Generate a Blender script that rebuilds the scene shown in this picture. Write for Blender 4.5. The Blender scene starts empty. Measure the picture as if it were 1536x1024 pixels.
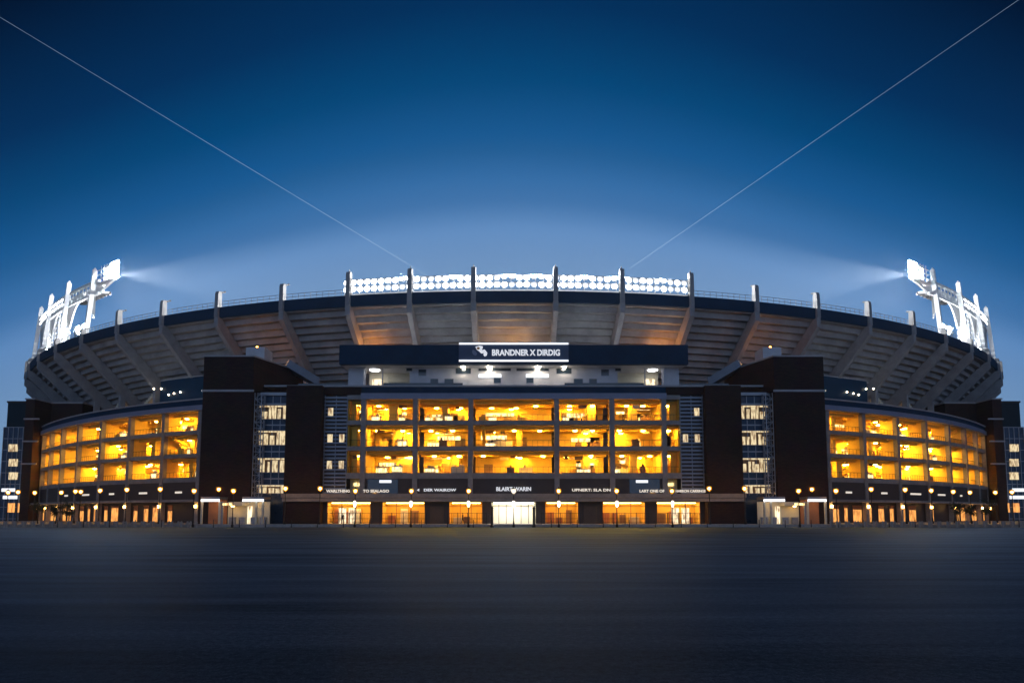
import bpy, bmesh, math, random
from mathutils import Vector, Matrix
PI = math.pi
R = math.radians
RND = random.Random(7)
C = bpy.context.scene.collection
sc = bpy.context.scene

# ------------------------------------------------------------------ camera
F_PX, CAM_H, TILT = 1024.0, 1.9, R(5)
PX0, HORIZON = 770.5, 772.0
PY0 = HORIZON - F_PX * math.tan(TILT)
cam = bpy.data.cameras.new("camera")
cam_o = bpy.data.objects.new("camera", cam)
C.objects.link(cam_o)
cam_o.location = (0, 0, CAM_H)
cam_o.rotation_euler = (PI / 2 + TILT, 0, 0)
cam.sensor_width = 36
cam.lens = 24
cam.shift_x = -(PX0 - 768) / 1536
cam.shift_y = (PY0 - 512) / 1536
cam.clip_start, cam.clip_end = 0.1, 60000
sc.camera = cam_o


def at(px, py, Y):
    """world point seen at a photo pixel, at distance Y in front of the camera"""
    a = (px - PX0) / F_PX
    b = (PY0 - py) / F_PX
    t = Y / (math.cos(TILT) - b * math.sin(TILT))
    return Vector((a * t, Y, CAM_H + t * (math.sin(TILT) + b * math.cos(TILT))))


# ------------------------------------------------------------------ materials
def new_mat(name):
    m = bpy.data.materials.new(name)
    m.use_nodes = True
    nt = m.node_tree
    for n in list(nt.nodes):
        nt.nodes.remove(n)
    out = nt.nodes.new("ShaderNodeOutputMaterial")
    return m, nt, out


def surf(name, col, rough=0.7, metal=0.0, var=0.25, scale=0.6, bump=0.0, spec=0.5, detail=6, col2=None):
    m, nt, out = new_mat(name)
    p = nt.nodes.new("ShaderNodeBsdfPrincipled")
    p.inputs["Metallic"].default_value = metal
    p.inputs["Specular IOR Level"].default_value = spec
    tc = nt.nodes.new("ShaderNodeTexCoord")
    nz = nt.nodes.new("ShaderNodeTexNoise")
    nz.inputs["Scale"].default_value = scale
    nz.inputs["Detail"].default_value = detail
    nz.inputs["Roughness"].default_value = 0.65
    nt.links.new(tc.outputs["Object"], nz.inputs["Vector"])
    cr = nt.nodes.new("ShaderNodeValToRGB")
    c2 = col2 or tuple(c * (1 - var) for c in col)
    cr.color_ramp.elements[0].position = 0.3
    cr.color_ramp.elements[1].position = 0.7
    cr.color_ramp.elements[0].color = (*c2, 1)
    cr.color_ramp.elements[1].color = (*[min(1, c * (1 + var * 0.5)) for c in col], 1)
    nt.links.new(nz.outputs["Fac"], cr.inputs["Fac"])
    nt.links.new(cr.outputs["Color"], p.inputs["Base Color"])
    mr = nt.nodes.new("ShaderNodeMapRange")
    mr.inputs["To Min"].default_value = max(0.05, rough - 0.12)
    mr.inputs["To Max"].default_value = min(1, rough + 0.12)
    nt.links.new(nz.outputs["Fac"], mr.inputs["Value"])
    nt.links.new(mr.outputs["Result"], p.inputs["Roughness"])
    if bump:
        bn = nt.nodes.new("ShaderNodeBump")
        bn.inputs["Strength"].default_value = bump
        n2 = nt.nodes.new("ShaderNodeTexNoise")
        n2.inputs["Scale"].default_value = scale * 12
        nt.links.new(tc.outputs["Object"], n2.inputs["Vector"])
        nt.links.new(n2.outputs["Fac"], bn.inputs["Height"])
        nt.links.new(bn.outputs["Normal"], p.inputs["Normal"])
    nt.links.new(p.outputs["BSDF"], out.inputs["Surface"])
    return m


def emit(name, col, strength):
    m, nt, out = new_mat(name)
    p = nt.nodes.new("ShaderNodeBsdfPrincipled")
    p.inputs["Base Color"].default_value = (0.6, 0.6, 0.6, 1)
    p.inputs["Emission Color"].default_value = (*col, 1)
    p.inputs["Emission Strength"].default_value = strength
    nt.links.new(p.outputs["BSDF"], out.inputs["Surface"])
    return m


def emit_var(name, col, strength, low=0.3):
    """lit glass with the uneven brightness of a furnished room behind it"""
    m, nt, out = new_mat(name)
    p = nt.nodes.new("ShaderNodeBsdfPrincipled")
    p.inputs["Base Color"].default_value = (0.05, 0.05, 0.05, 1)
    p.inputs["Roughness"].default_value = 0.2
    tc = nt.nodes.new("ShaderNodeTexCoord")
    mp = nt.nodes.new("ShaderNodeMapping")
    mp.inputs["Scale"].default_value = (2.6, 2.6, 0.6)
    nz = nt.nodes.new("ShaderNodeTexNoise")
    nz.inputs["Scale"].default_value = 1.3
    nz.inputs["Detail"].default_value = 3
    cr = nt.nodes.new("ShaderNodeValToRGB")
    cr.color_ramp.elements[0].position = 0.36
    cr.color_ramp.elements[0].color = (col[0] * low, col[1] * low * 0.7, col[2] * low * 0.5, 1)
    cr.color_ramp.elements[1].position = 0.56
    cr.color_ramp.elements[1].color = (*col, 1)
    nt.links.new(tc.outputs["Object"], mp.inputs["Vector"])
    nt.links.new(mp.outputs["Vector"], nz.inputs["Vector"])
    nt.links.new(nz.outputs["Fac"], cr.inputs["Fac"])
    nt.links.new(cr.outputs["Color"], p.inputs["Emission Color"])
    p.inputs["Emission Strength"].default_value = strength
    nt.links.new(p.outputs["BSDF"], out.inputs["Surface"])
    return m


def brick_mat(name, a, b, mortar):
    m, nt, out = new_mat(name)
    p = nt.nodes.new("ShaderNodeBsdfPrincipled")
    tc = nt.nodes.new("ShaderNodeTexCoord")
    mp = nt.nodes.new("ShaderNodeMapping")
    mp.inputs["Rotation"].default_value = (PI / 2, 0, 0)
    bt = nt.nodes.new("ShaderNodeTexBrick")
    bt.inputs["Scale"].default_value = 1.0
    bt.inputs["Brick Width"].default_value = 0.6
    bt.inputs["Row Height"].default_value = 0.2
    bt.inputs["Mortar Size"].default_value = 0.015
    bt.inputs["Color1"].default_value = (*a, 1)
    bt.inputs["Color2"].default_value = (*b, 1)
    bt.inputs["Mortar"].default_value = (*mortar, 1)
    nt.links.new(tc.outputs["Object"], mp.inputs["Vector"])
    nt.links.new(mp.outputs["Vector"], bt.inputs["Vector"])
    nz = nt.nodes.new("ShaderNodeTexNoise")
    nz.inputs["Scale"].default_value = 0.35
    nz.inputs["Detail"].default_value = 5
    nt.links.new(tc.outputs["Object"], nz.inputs["Vector"])
    mx = nt.nodes.new("ShaderNodeMix")
    mx.data_type = 'RGBA'
    mx.blend_type = 'MULTIPLY'
    mx.inputs["Factor"].default_value = 0.6
    nt.links.new(bt.outputs["Color"], mx.inputs["A"])
    nt.links.new(nz.outputs["Color"], mx.inputs["B"])
    nt.links.new(mx.outputs["Result"], p.inputs["Base Color"])
    p.inputs["Roughness"].default_value = 0.9
    p.inputs["Specular IOR Level"].default_value = 0.15
    bn = nt.nodes.new("ShaderNodeBump")
    bn.inputs["Strength"].default_value = 0.3
    nt.links.new(bt.outputs["Fac"], bn.inputs["Height"])
    nt.links.new(bn.outputs["Normal"], p.inputs["Normal"])
    nt.links.new(p.outputs["BSDF"], out.inputs["Surface"])
    return m


M = dict(
    concrete=surf("concrete", (0.30, 0.28, 0.27), 0.8, var=0.3, bump=0.1),
    deck=surf("deck_concrete", (0.36, 0.34, 0.33), 0.85, var=0.35, scale=0.25, bump=0.1),
    raker=surf("raker_concrete", (0.34, 0.33, 0.33), 0.8, var=0.25, scale=0.4),
    coping=surf("coping_stone", (0.42, 0.41, 0.42), 0.75, var=0.2),
    brick=brick_mat("dark_brick", (0.070, 0.036, 0.032), (0.045, 0.026, 0.026), (0.07, 0.06, 0.055)),
    navy=surf("navy_panel", (0.008, 0.040, 0.085), 0.6, var=0.25, scale=0.3, spec=0.15),
    slate=surf("slate_blue_panel", (0.24, 0.26, 0.36), 0.45, var=0.15, scale=0.3),
    steel=surf("grey_steel", (0.32, 0.33, 0.36), 0.45, metal=0.6, var=0.2),
    white=surf("white_steel", (0.78, 0.79, 0.80), 0.5, var=0.12, scale=0.8),
    press=surf("pale_render", (0.60, 0.60, 0.63), 0.75, var=0.15, scale=0.4),
    dark=surf("black_metal", (0.018, 0.018, 0.020), 0.45, metal=0.3, var=0.3),
    darkpanel=surf("dark_panel", (0.05, 0.04, 0.042), 0.6, var=0.3),
    teal=surf("dark_teal_cladding", (0.012, 0.035, 0.05), 0.7, var=0.3, scale=0.2, spec=0.15),
    glass=surf("dark_glass", (0.016, 0.030, 0.045), 0.12, var=0.2, spec=0.8),
    bluepane=surf("blue_spandrel", (0.010, 0.045, 0.10), 0.3, var=0.3, spec=0.3),
    louver=surf("grey_louver", (0.22, 0.25, 0.30), 0.45, metal=0.4, var=0.2),
    warmwall=surf("ochre_wall", (0.82, 0.54, 0.085), 0.7, var=0.2, scale=0.5),
    warmfloor=surf("concourse_floor", (0.45, 0.36, 0.24), 0.5, var=0.2),
    warmdark=surf("brown_fitting", (0.26, 0.15, 0.07), 0.6, var=0.4),
    cream=surf("cream_wall", (0.72, 0.66, 0.50), 0.7, var=0.12),
    door=surf("dark_door", (0.08, 0.055, 0.04), 0.5, var=0.3),
    terracotta=surf("terracotta_wall", (0.42, 0.17, 0.08), 0.75, var=0.2),
    kerb=surf("kerb_concrete", (0.46, 0.43, 0.40), 0.85, var=0.3, scale=1.5),
    cloth=surf("dark_clothing", (0.03, 0.03, 0.04), 0.9, var=0.3, scale=5),
    skin=surf("skin", (0.45, 0.28, 0.2), 0.6, var=0.1),
    hair=surf("dark_hair", (0.02, 0.015, 0.012), 0.6, var=0.2),
    leaf=surf("dark_leaves", (0.035, 0.055, 0.02), 0.7, var=0.5, scale=3),
    bark=surf("bark", (0.06, 0.045, 0.035), 0.9, var=0.4, scale=4),
    e_warm=emit("concourse_light", (1.0, 0.50, 0.04), 290),
    e_panel=emit_var("menu_light", (1.0, 0.78, 0.34), 2.6),
    e_room=emit("room_light", (1.0, 0.86, 0.66), 60),
    e_white=emit("white_light", (0.95, 0.97, 1.0), 10),
    e_bar=emit("light_bar", (0.90, 0.94, 1.0), 1.15),
    e_letter=emit("letter_light", (0.93, 0.95, 1.0), 0.7),
    e_letterw=emit("warm_letter_light", (1.0, 0.88, 0.72), 0.75),
    e_sodium=emit("sodium_lamp", (1.0, 0.40, 0.035), 6),
    e_dim=emit_var("window_light", (1.0, 0.80, 0.46), 0.95),
    e_dim2=emit_var("door_light", (1.0, 0.84, 0.55), 1.6),
    e_glow=emit_var("doorway_light", (1.0, 0.44, 0.10), 1.25, 0.5),
    e_white2=emit("canopy_light", (0.92, 0.95, 1.0), 2.5),
    e_fill=emit("fill_light", (0.88, 0.94, 1.0), 60),
    e_amber=emit("amber_lamp", (1.0, 0.52, 0.12), 12),
    e_lantern=emit("lantern_light", (1.0, 0.80, 0.55), 12),
    e_flood=emit("floodlight", (0.95, 0.98, 1.0), 4000),
    e_floodrim=emit("floodlight_face", (0.95, 0.98, 1.0), 13),
    e_hot=emit("glare_floodlight", (0.95, 0.98, 1.0), 450),
    e_deck=emit("deck_lamp_bulb", (1.0, 0.36, 0.05), 80),
    e_bulb=emit("amber_bulb", (1.0, 0.46, 0.09), 170),
    e_lamp2=emit("wall_lantern_light", (1.0, 0.50, 0.12), 40),
    e_cross=emit("added_hooded_light", (0.95, 0.98, 1.0), 40),
    e_head=emit("gantry_floodlight", (0.95, 0.98, 1.0), 330),
    e_floodup=emit("gantry_uplight", (0.95, 0.98, 1.0), 320),
    e_entrance=emit("entrance_light", (1.0, 0.97, 0.92), 60),
    e_shop=emit("shop_light", (1.0, 0.58, 0.18), 26),
    orange=surf("orange_enamel", (0.75, 0.35, 0.12), 0.5, var=0.1),
    pale_enamel=surf("pale_enamel", (0.85, 0.82, 0.75), 0.5, var=0.05),
    blue_enamel=surf("blue_enamel", (0.045, 0.075, 0.14), 0.5, var=0.1),
)


def lit_glass(name, col, strength, clear):
    m, nt, out = new_mat(name)
    tr = nt.nodes.new("ShaderNodeBsdfTransparent")
    em = nt.nodes.new("ShaderNodeEmission")
    em.inputs["Color"].default_value = (*col, 1)
    em.inputs["Strength"].default_value = strength
    mx = nt.nodes.new("ShaderNodeMixShader")
    mx.inputs[0].default_value = 1 - clear
    nt.links.new(tr.outputs[0], mx.inputs[1])
    nt.links.new(em.outputs[0], mx.inputs[2])
    nt.links.new(mx.outputs[0], out.inputs["Surface"])
    return m


M["amber_glass"] = lit_glass("amber_glass", (1.0, 0.36, 0.03), 1.4, 0.45)
M["white_glass"] = lit_glass("white_glass", (1.0, 0.88, 0.7), 1.5, 0.4)
# ------------------------------------------------------------------ mesh builder
class MB:
    def __init__(self, sx=1):
        self.v, self.f, self.mi = [], [], []
        self.sx = sx
        self.T = None
        self.m = 0

    def P(self, p):
        p = Vector(p)
        if self.T is not None:
            p = self.T @ p
        return Vector((p.x * self.sx, p.y, p.z))

    def add(self, verts, faces):
        o = len(self.v)
        self.v += [self.P(p) for p in verts]
        self.f += [tuple(i + o for i in f) for f in faces]
        self.mi += [self.m] * len(faces)
        return self

    def box(self, x0, x1, y0, y1, z0, z1):
        vs = [(x, y, z) for z in (z0, z1) for y in (y0, y1) for x in (x0, x1)]
        return self.add(vs, [(0, 2, 3, 1), (4, 5, 7, 6), (0, 1, 5, 4), (2, 6, 7, 3), (0, 4, 6, 2), (1, 3, 7, 5)])

    def prism(self, poly, z0, z1):
        n = len(poly)
        vs = [(x, y, z0) for x, y in poly] + [(x, y, z1) for x, y in poly]
        fs = [tuple(range(n))[::-1], tuple(range(n, 2 * n))]
        fs += [(i, (i + 1) % n, n + (i + 1) % n, n + i) for i in range(n)]
        return self.add(vs, fs)

    def bar(self, a, b, w, h=None, up=(0, 0, 1)):
        a, b = Vector(a), Vector(b)
        h = h or w
        d = (b - a).normalized()
        u = Vector(up)
        if abs(d.dot(u)) > 0.98:
            u = Vector((0, 1, 0))
        s = d.cross(u).normalized()
        u = s.cross(d).normalized()
        c = [(-1, -1), (1, -1), (1, 1), (-1, 1)]
        vs = [a + s * (i * w / 2) + u * (j * h / 2) for i, j in c] + [b + s * (i * w / 2) + u * (j * h / 2) for i, j in c]
        return self.add(vs, [(0, 3, 2, 1), (4, 5, 6, 7), (0, 1, 5, 4), (1, 2, 6, 5), (2, 3, 7, 6), (3, 0, 4, 7)])

    def tube(self, a, b, r0, r1=None, n=8, caps=True):
        a, b = Vector(a), Vector(b)
        r1 = r0 if r1 is None else r1
        d = (b - a).normalized()
        u = Vector((0, 0, 1)) if abs(d.z) < 0.95 else Vector((0, 1, 0))
        s = d.cross(u).normalized()
        u = s.cross(d)
        vs = []
        for p, r in ((a, r0), (b, r1)):
            vs += [p + (s * math.cos(2 * PI * k / n) + u * math.sin(2 * PI * k / n)) * r for k in range(n)]
        fs = [(k, (k + 1) % n, n + (k + 1) % n, n + k) for k in range(n)]
        if caps:
            fs += [tuple(range(n))[::-1], tuple(range(n, 2 * n))]
        return self.add(vs, fs)

    def lathe(self, prof, c=(0, 0, 0), n=12):
        """prof: list of (r, z)"""
        cx, cy, cz = c
        vs = []
        for r, z in prof:
            vs += [(cx + r * math.cos(2 * PI * k / n), cy + r * math.sin(2 * PI * k / n), cz + z) for k in range(n)]
        fs = []
        for i in range(len(prof) - 1):
            fs += [(i * n + k, i * n + (k + 1) % n, (i + 1) * n + (k + 1) % n, (i + 1) * n + k) for k in range(n)]
        fs += [tuple(range(n))[::-1], tuple(range((len(prof) - 1) * n, len(prof) * n))]
        return self.add(vs, fs)

    def ball(self, c, r, n=10, m=6, sz=1.0):
        prof = [(max(1e-3, r * math.sin(PI * i / m)), -r * sz * math.cos(PI * i / m)) for i in range(m + 1)]
        return self.lathe(prof, c, n)

    def arc(self, ctr, prof, p0, p1, n):
        """sweep a closed (r, z) profile round ctr from angle p0 to p1 (0 = towards the camera, + = right)"""
        k = len(prof)
        vs = []
        for i in range(n + 1):
            ph = p0 + (p1 - p0) * i / n
            s, c = math.sin(ph), math.cos(ph)
            vs += [(ctr[0] + r * s, ctr[1] - r * c, z) for r, z in prof]
        fs = []
        for i in range(n):
            for j in range(k):
                fs.append((i * k + j, i * k + (j + 1) % k, (i + 1) * k + (j + 1) % k, (i + 1) * k + j))
        fs += [tuple(range(k))[::-1], tuple(range(n * k, n * k + k))]
        return self.add(vs, fs)

    def arcbox(self, ctr, r0, r1, z0, z1, p0, p1, n):
        return self.arc(ctr, [(r0, z0), (r1, z0), (r1, z1), (r0, z1)], p0, p1, n)

    def build(self, name, mats, parent=None, smooth=False):
        base = BASE.get(parent.name, Vector((0, 0, 0))) if parent else Vector((0, 0, 0))
        me = bpy.data.meshes.new(name)
        me.from_pydata([tuple(p - base) for p in self.v], [], self.f)
        if not isinstance(mats, (list, tuple)):
            mats = [mats]
        for m in mats:
            me.materials.append(m if not isinstance(m, str) else M[m])
        if len(mats) > 1:
            me.polygons.foreach_set("material_index", self.mi)
        bm = bmesh.new()
        bm.from_mesh(me)
        bmesh.ops.recalc_face_normals(bm, faces=bm.faces)
        bm.to_mesh(me)
        bm.free()
        if smooth:
            me.polygons.foreach_set("use_smooth", [True] * len(me.polygons))
        o = bpy.data.objects.new(name, me)
        C.objects.link(o)
        if parent:
            o.parent = parent
            BASE[o.name] = base
        return o


BASE = {}


def tag(o, label=None, cat=None, group=None, kind=None):
    if label:
        o["label"] = label
    if cat:
        o["category"] = cat
    if group:
        o["group"] = group
    if kind:
        o["kind"] = kind
    return o


def thing(name, label, cat, loc=(0, 0, 0), group=None):
    o = bpy.data.objects.new(name, None)
    C.objects.link(o)
    o.location = loc
    o.empty_display_size = 0.5
    BASE[o.name] = Vector(loc)
    return tag(o, label, cat, group)


def copy_tree(o, parent=None):
    c = o.copy()
    C.objects.link(c)
    if parent is not None:
        c.parent = parent
    for ch in list(KIDS.get(o.name, [])) or [x for x in o.children]:
        copy_tree(ch, c)
    return c


KIDS = {}


def frame(o, xd, yd=None):
    """local frame: origin o, x along xd, y horizontal inward, z up"""
    xd = Vector(xd).normalized()
    z = Vector((0, 0, 1))
    y = z.cross(xd)
    m = Matrix(((xd.x, y.x, 0, o[0]), (xd.y, y.y, 0, o[1]), (0, 0, 1, 0), (0, 0, 0, 1)))
    return m


def text_mesh(name, txt, size, width, mat, parent, loc, bold=0.03, depth=0.04, rotz=0.0):
    cu = bpy.data.curves.new(name, 'FONT')
    cu.body = txt
    cu.size = size
    cu.offset = bold * size
    cu.extrude = depth
    cu.align_x = 'CENTER'
    cu.align_y = 'CENTER'
    cu.resolution_u = 3
    tmp = bpy.data.objects.new(name, cu)
    C.objects.link(tmp)
    dg = bpy.context.evaluated_depsgraph_get()
    me = bpy.data.meshes.new_from_object(tmp.evaluated_get(dg))
    bpy.data.objects.remove(tmp)
    bpy.data.curves.remove(cu)
    xs = [v.co.x for v in me.vertices]
    ys = [v.co.y for v in me.vertices]
    w = max(xs) - min(xs)
    k = width / w
    cx, cyy = (max(xs) + min(xs)) / 2, (max(ys) + min(ys)) / 2
    base = BASE.get(parent.name, Vector()) if parent else Vector()
    rot = Matrix.Rotation(rotz, 4, 'Z') @ Matrix.Rotation(PI / 2, 4, 'X')
    for v in me.vertices:
        p = Vector(((v.co.x - cx) * k, v.co.y - cyy, v.co.z))
        v.co = Vector(loc) - base + rot @ p
    me.materials.clear()
    me.materials.append(M[mat])
    o = bpy.data.objects.new(name, me)
    C.objects.link(o)
    if parent:
        o.parent = parent
    return o


# ------------------------------------------------------------------ sky, ground
def make_world():
    w = bpy.data.worlds.new("World")
    sc.world = w
    w.use_nodes = True
    nt = w.node_tree
    nt.nodes.clear()
    out = nt.nodes.new("ShaderNodeOutputWorld")
    bg = nt.nodes.new("ShaderNodeBackground")
    tc = nt.nodes.new("ShaderNodeTexCoord")
    sp = nt.nodes.new("ShaderNodeSeparateXYZ")
    nt.links.new(tc.outputs["Generated"], sp.inputs[0])

    def mth(op, a, b=None):
        n = nt.nodes.new("ShaderNodeMath")
        n.operation = op
        for i, x in enumerate((a, b)):
            if x is None:
                continue
            if isinstance(x, (int, float)):
                n.inputs[i].default_value = x
            else:
                nt.links.new(x, n.inputs[i])
        return n.outputs[0]
    x, y, z = sp.outputs
    hyp = mth('SQRT', mth('ADD', mth('MULTIPLY', x, x), mth('ADD', mth('MULTIPLY', y, y), 1e-6)))
    cosaz = mth('DIVIDE', y, hyp)
    # near the zenith azimuth has no meaning: weight by hyp
    off = mth('MULTIPLY', mth('SUBTRACT', 1.0, cosaz), SKY_AZ)
    s = mth('ADD', mth('MAXIMUM', z, 0.0), mth('MULTIPLY', off, mth('MINIMUM', mth('MULTIPLY', hyp, 1.2), 1.0)))
    cr = nt.nodes.new("ShaderNodeValToRGB")
    cr.color_ramp.interpolation = 'LINEAR'
    sc_ = mth('DIVIDE', s, 2.0)
    nt.links.new(sc_, cr.inputs["Fac"])

    def lin(c):
        c /= 255
        return c / 12.92 if c <= 0.04045 else ((c + 0.055) / 1.055) ** 2.4
    els = cr.color_ramp.elements
    for i, (p, c) in enumerate(SKY):
        e = els[i] if i < 2 else els.new(p / 2)
        e.position = p / 2
        e.color = (*[lin(q) for q in c], 1)
    # dusk glow added low in the unseen sky behind the camera, lighting the facades
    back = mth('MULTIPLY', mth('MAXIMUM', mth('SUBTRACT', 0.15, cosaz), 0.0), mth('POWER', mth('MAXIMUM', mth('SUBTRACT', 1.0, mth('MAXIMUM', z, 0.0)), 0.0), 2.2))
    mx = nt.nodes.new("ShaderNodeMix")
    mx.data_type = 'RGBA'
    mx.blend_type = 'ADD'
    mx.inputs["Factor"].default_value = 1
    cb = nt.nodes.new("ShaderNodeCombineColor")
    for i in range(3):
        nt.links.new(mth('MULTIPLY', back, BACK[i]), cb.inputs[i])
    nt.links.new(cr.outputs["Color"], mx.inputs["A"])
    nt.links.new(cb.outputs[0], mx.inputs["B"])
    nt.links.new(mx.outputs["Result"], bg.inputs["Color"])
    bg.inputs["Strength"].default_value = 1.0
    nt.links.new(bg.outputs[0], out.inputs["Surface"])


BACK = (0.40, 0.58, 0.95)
SKY_AZ = 1.0
SKY = [(0.0, (150, 182, 215)), (1.0, (2, 14, 34)), (0.30, (116, 151, 190)), (0.363, (103, 142, 189)), (0.395, (95, 139, 191)), (0.428, (64, 115, 170)),
       (0.455, (51, 108, 165)), (0.486, (32, 93, 148)), (0.503, (20, 88, 146)), (0.556, (0, 70, 122)), (0.625, (0, 47, 92)), (0.746, (0, 20, 48))]
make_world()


def asphalt():
    m, nt, out = new_mat("asphalt")
    p = nt.nodes.new("ShaderNodeBsdfPrincipled")
    tc = nt.nodes.new("ShaderNodeTexCoord")

    def noise(scale, sxyz, detail=4, rough=0.6):
        mp = nt.nodes.new("ShaderNodeMapping")
        mp.inputs["Scale"].default_value = sxyz
        nt.links.new(tc.outputs["Object"], mp.inputs["Vector"])
        n = nt.nodes.new("ShaderNodeTexNoise")
        n.inputs["Scale"].default_value = scale
        n.inputs["Detail"].default_value = detail
        n.inputs["Roughness"].default_value = rough
        nt.links.new(mp.outputs["Vector"], n.inputs["Vector"])
        return n.outputs["Fac"]

    def mul(a, b):
        n = nt.nodes.new("ShaderNodeMath")
        n.operation = 'MULTIPLY'
        for i, q in enumerate((a, b)):
            if isinstance(q, (int, float)):
                n.inputs[i].default_value = q
            else:
                nt.links.new(q, n.inputs[i])
        return n.outputs[0]

    def rng(a, lo, hi, f0=0.3, f1=0.7):
        n = nt.nodes.new("ShaderNodeMapRange")
        n.inputs["From Min"].default_value = f0
        n.inputs["From Max"].default_value = f1
        n.inputs["To Min"].default_value = lo
        n.inputs["To Max"].default_value = hi
        nt.links.new(a, n.inputs["Value"])
        return n.outputs["Result"]
    streak = noise(1.0, (0.055, 0.6, 1), 8, 0.66)      # sweeping and tyre bands running across the lot
    patch = noise(0.06, (1, 1, 1), 4)
    grain = noise(30.0, (1, 1, 1), 3, 0.8)
    fleck = noise(9.0, (1, 1, 1), 2, 0.5)
    val = mul(mul(rng(streak, 0.55, 1.45), rng(patch, 0.75, 1.25)), mul(rng(grain, 0.1, 2.3, 0.32, 0.70), rng(fleck, 0.5, 1.6)))
    col = nt.nodes.new("ShaderNodeMix")
    col.data_type = 'RGBA'
    col.blend_type = 'MULTIPLY'
    col.inputs["Factor"].default_value = 1
    cb = nt.nodes.new("ShaderNodeCombineColor")
    for i in range(3):
        nt.links.new(val, cb.inputs[i])
    col.inputs["A"].default_value = (*ASPHALT, 1)
    nt.links.new(cb.outputs[0], col.inputs["B"])
    # matt stone with a thin, bluish, weakly glossy bitumen film
    nt.nodes.remove(p)
    df = nt.nodes.new("ShaderNodeBsdfDiffuse")
    df.inputs["Roughness"].default_value = 0.6
    gs = nt.nodes.new("ShaderNodeBsdfGlossy")
    gs.inputs["Color"].default_value = (0.44, 0.60, 0.86, 1)
    nt.links.new(col.outputs["Result"], df.inputs["Color"])
    nt.links.new(rng(streak, 0.40, 0.62), gs.inputs["Roughness"])
    fr = nt.nodes.new("ShaderNodeFresnel")
    fr.inputs["IOR"].default_value = 1.25
    bn = nt.nodes.new("ShaderNodeBump")
    bn.inputs["Strength"].default_value = 0.7
    bn.inputs["Distance"].default_value = 0.02
    nt.links.new(grain, bn.inputs["Height"])
    for n_ in (df, gs):
        nt.links.new(bn.outputs["Normal"], n_.inputs["Normal"])
    mx = nt.nodes.new("ShaderNodeMixShader")
    nt.links.new(mul(mul(fr.outputs[0], FILM), rng(streak, 0.55, 1.5)), mx.inputs[0])
    nt.links.new(df.outputs[0], mx.inputs[1])
    nt.links.new(gs.outputs[0], mx.inputs[2])
    nt.links.new(mx.outputs[0], out.inputs["Surface"])
    return m


FILM = 0.26
ASPHALT = (0.031, 0.043, 0.055)
M["asphalt"] = asphalt()
g = MB()
g.add([(-900, -300, 0), (900, -300, 0), (900, 1500, 0), (-900, 1500, 0)], [(0, 1, 2, 3)])
tag(g.build("ground", "asphalt"), kind="structure")
PLAZA_Z, PLAZA_Y = 0.45, 108.0
pz = MB()
pz.box(-130, 130, PLAZA_Y, 300, 0.004, PLAZA_Z)
tag(pz.build("pavement", "kerb"), kind="structure")

# ------------------------------------------------------------------ stadium bowl
BC, BR = (0.0, 301.0), 176.0
FT, FB = 43.67, 41.5


def bp(r, ph, z):
    return Vector((BC[0] + r * math.sin(ph), BC[1] - r * math.cos(ph), z))


def deck_z(r):
    return 41.3 - (176 - r) * 0.90


POSTS = [R(a) for a in (2.44, 6.36, 10.3, 14.85, 19.8, 24.75, 29.6, 34.6, 39.5, 44.4, 49.3, 54.2, 59)]


def rim_angle(px, z=FT):
    return min((abs(F_PX * p.x / (p.y * math.cos(TILT) + (p.z - CAM_H) * math.sin(TILT)) - (px - PX0)), a) for a in [k / 2000 for k in range(0, 1700)] for p in [bp(177, a, z)])[1]


POSTS_RIGHT = [rim_angle(p) for p in (834, 934, 1038, 1136, 1228, 1306, 1372)] + POSTS[7:]
bowl = thing("stadium_bowl", "huge curved upper seating deck of the stadium seen from below with radial concrete beams", "stadium", bp(150, 0, 0))
AMAX = R(66)
NST = 21
DR = 26 / NST
prof = []
for i in range(NST):
    r = 176 - i * DR
    prof += [(r, deck_z(r)), (r - DR, deck_z(r))]
prof += [(150, deck_z(150) + 2.5), (176, deck_z(176) + 1.2)]
m = MB()
m.arc(BC, prof, -AMAX, AMAX, 132)
m.build("seating_deck", "deck", bowl)
m = MB()
m.arcbox(BC, 176.02, 176.5, FB, FT, -AMAX, AMAX, 132)
m.arcbox(BC, 174.6, 176.02, FT - 0.5, FT - 0.2, -AMAX, AMAX, 132)
m.build("fascia_band", "navy", bowl)
m = MB()
m.arcbox(BC, 147.5, 148, 0.5, 24, -AMAX, AMAX, 90)
m.build("inner_wall", "darkpanel", bowl)
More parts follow.
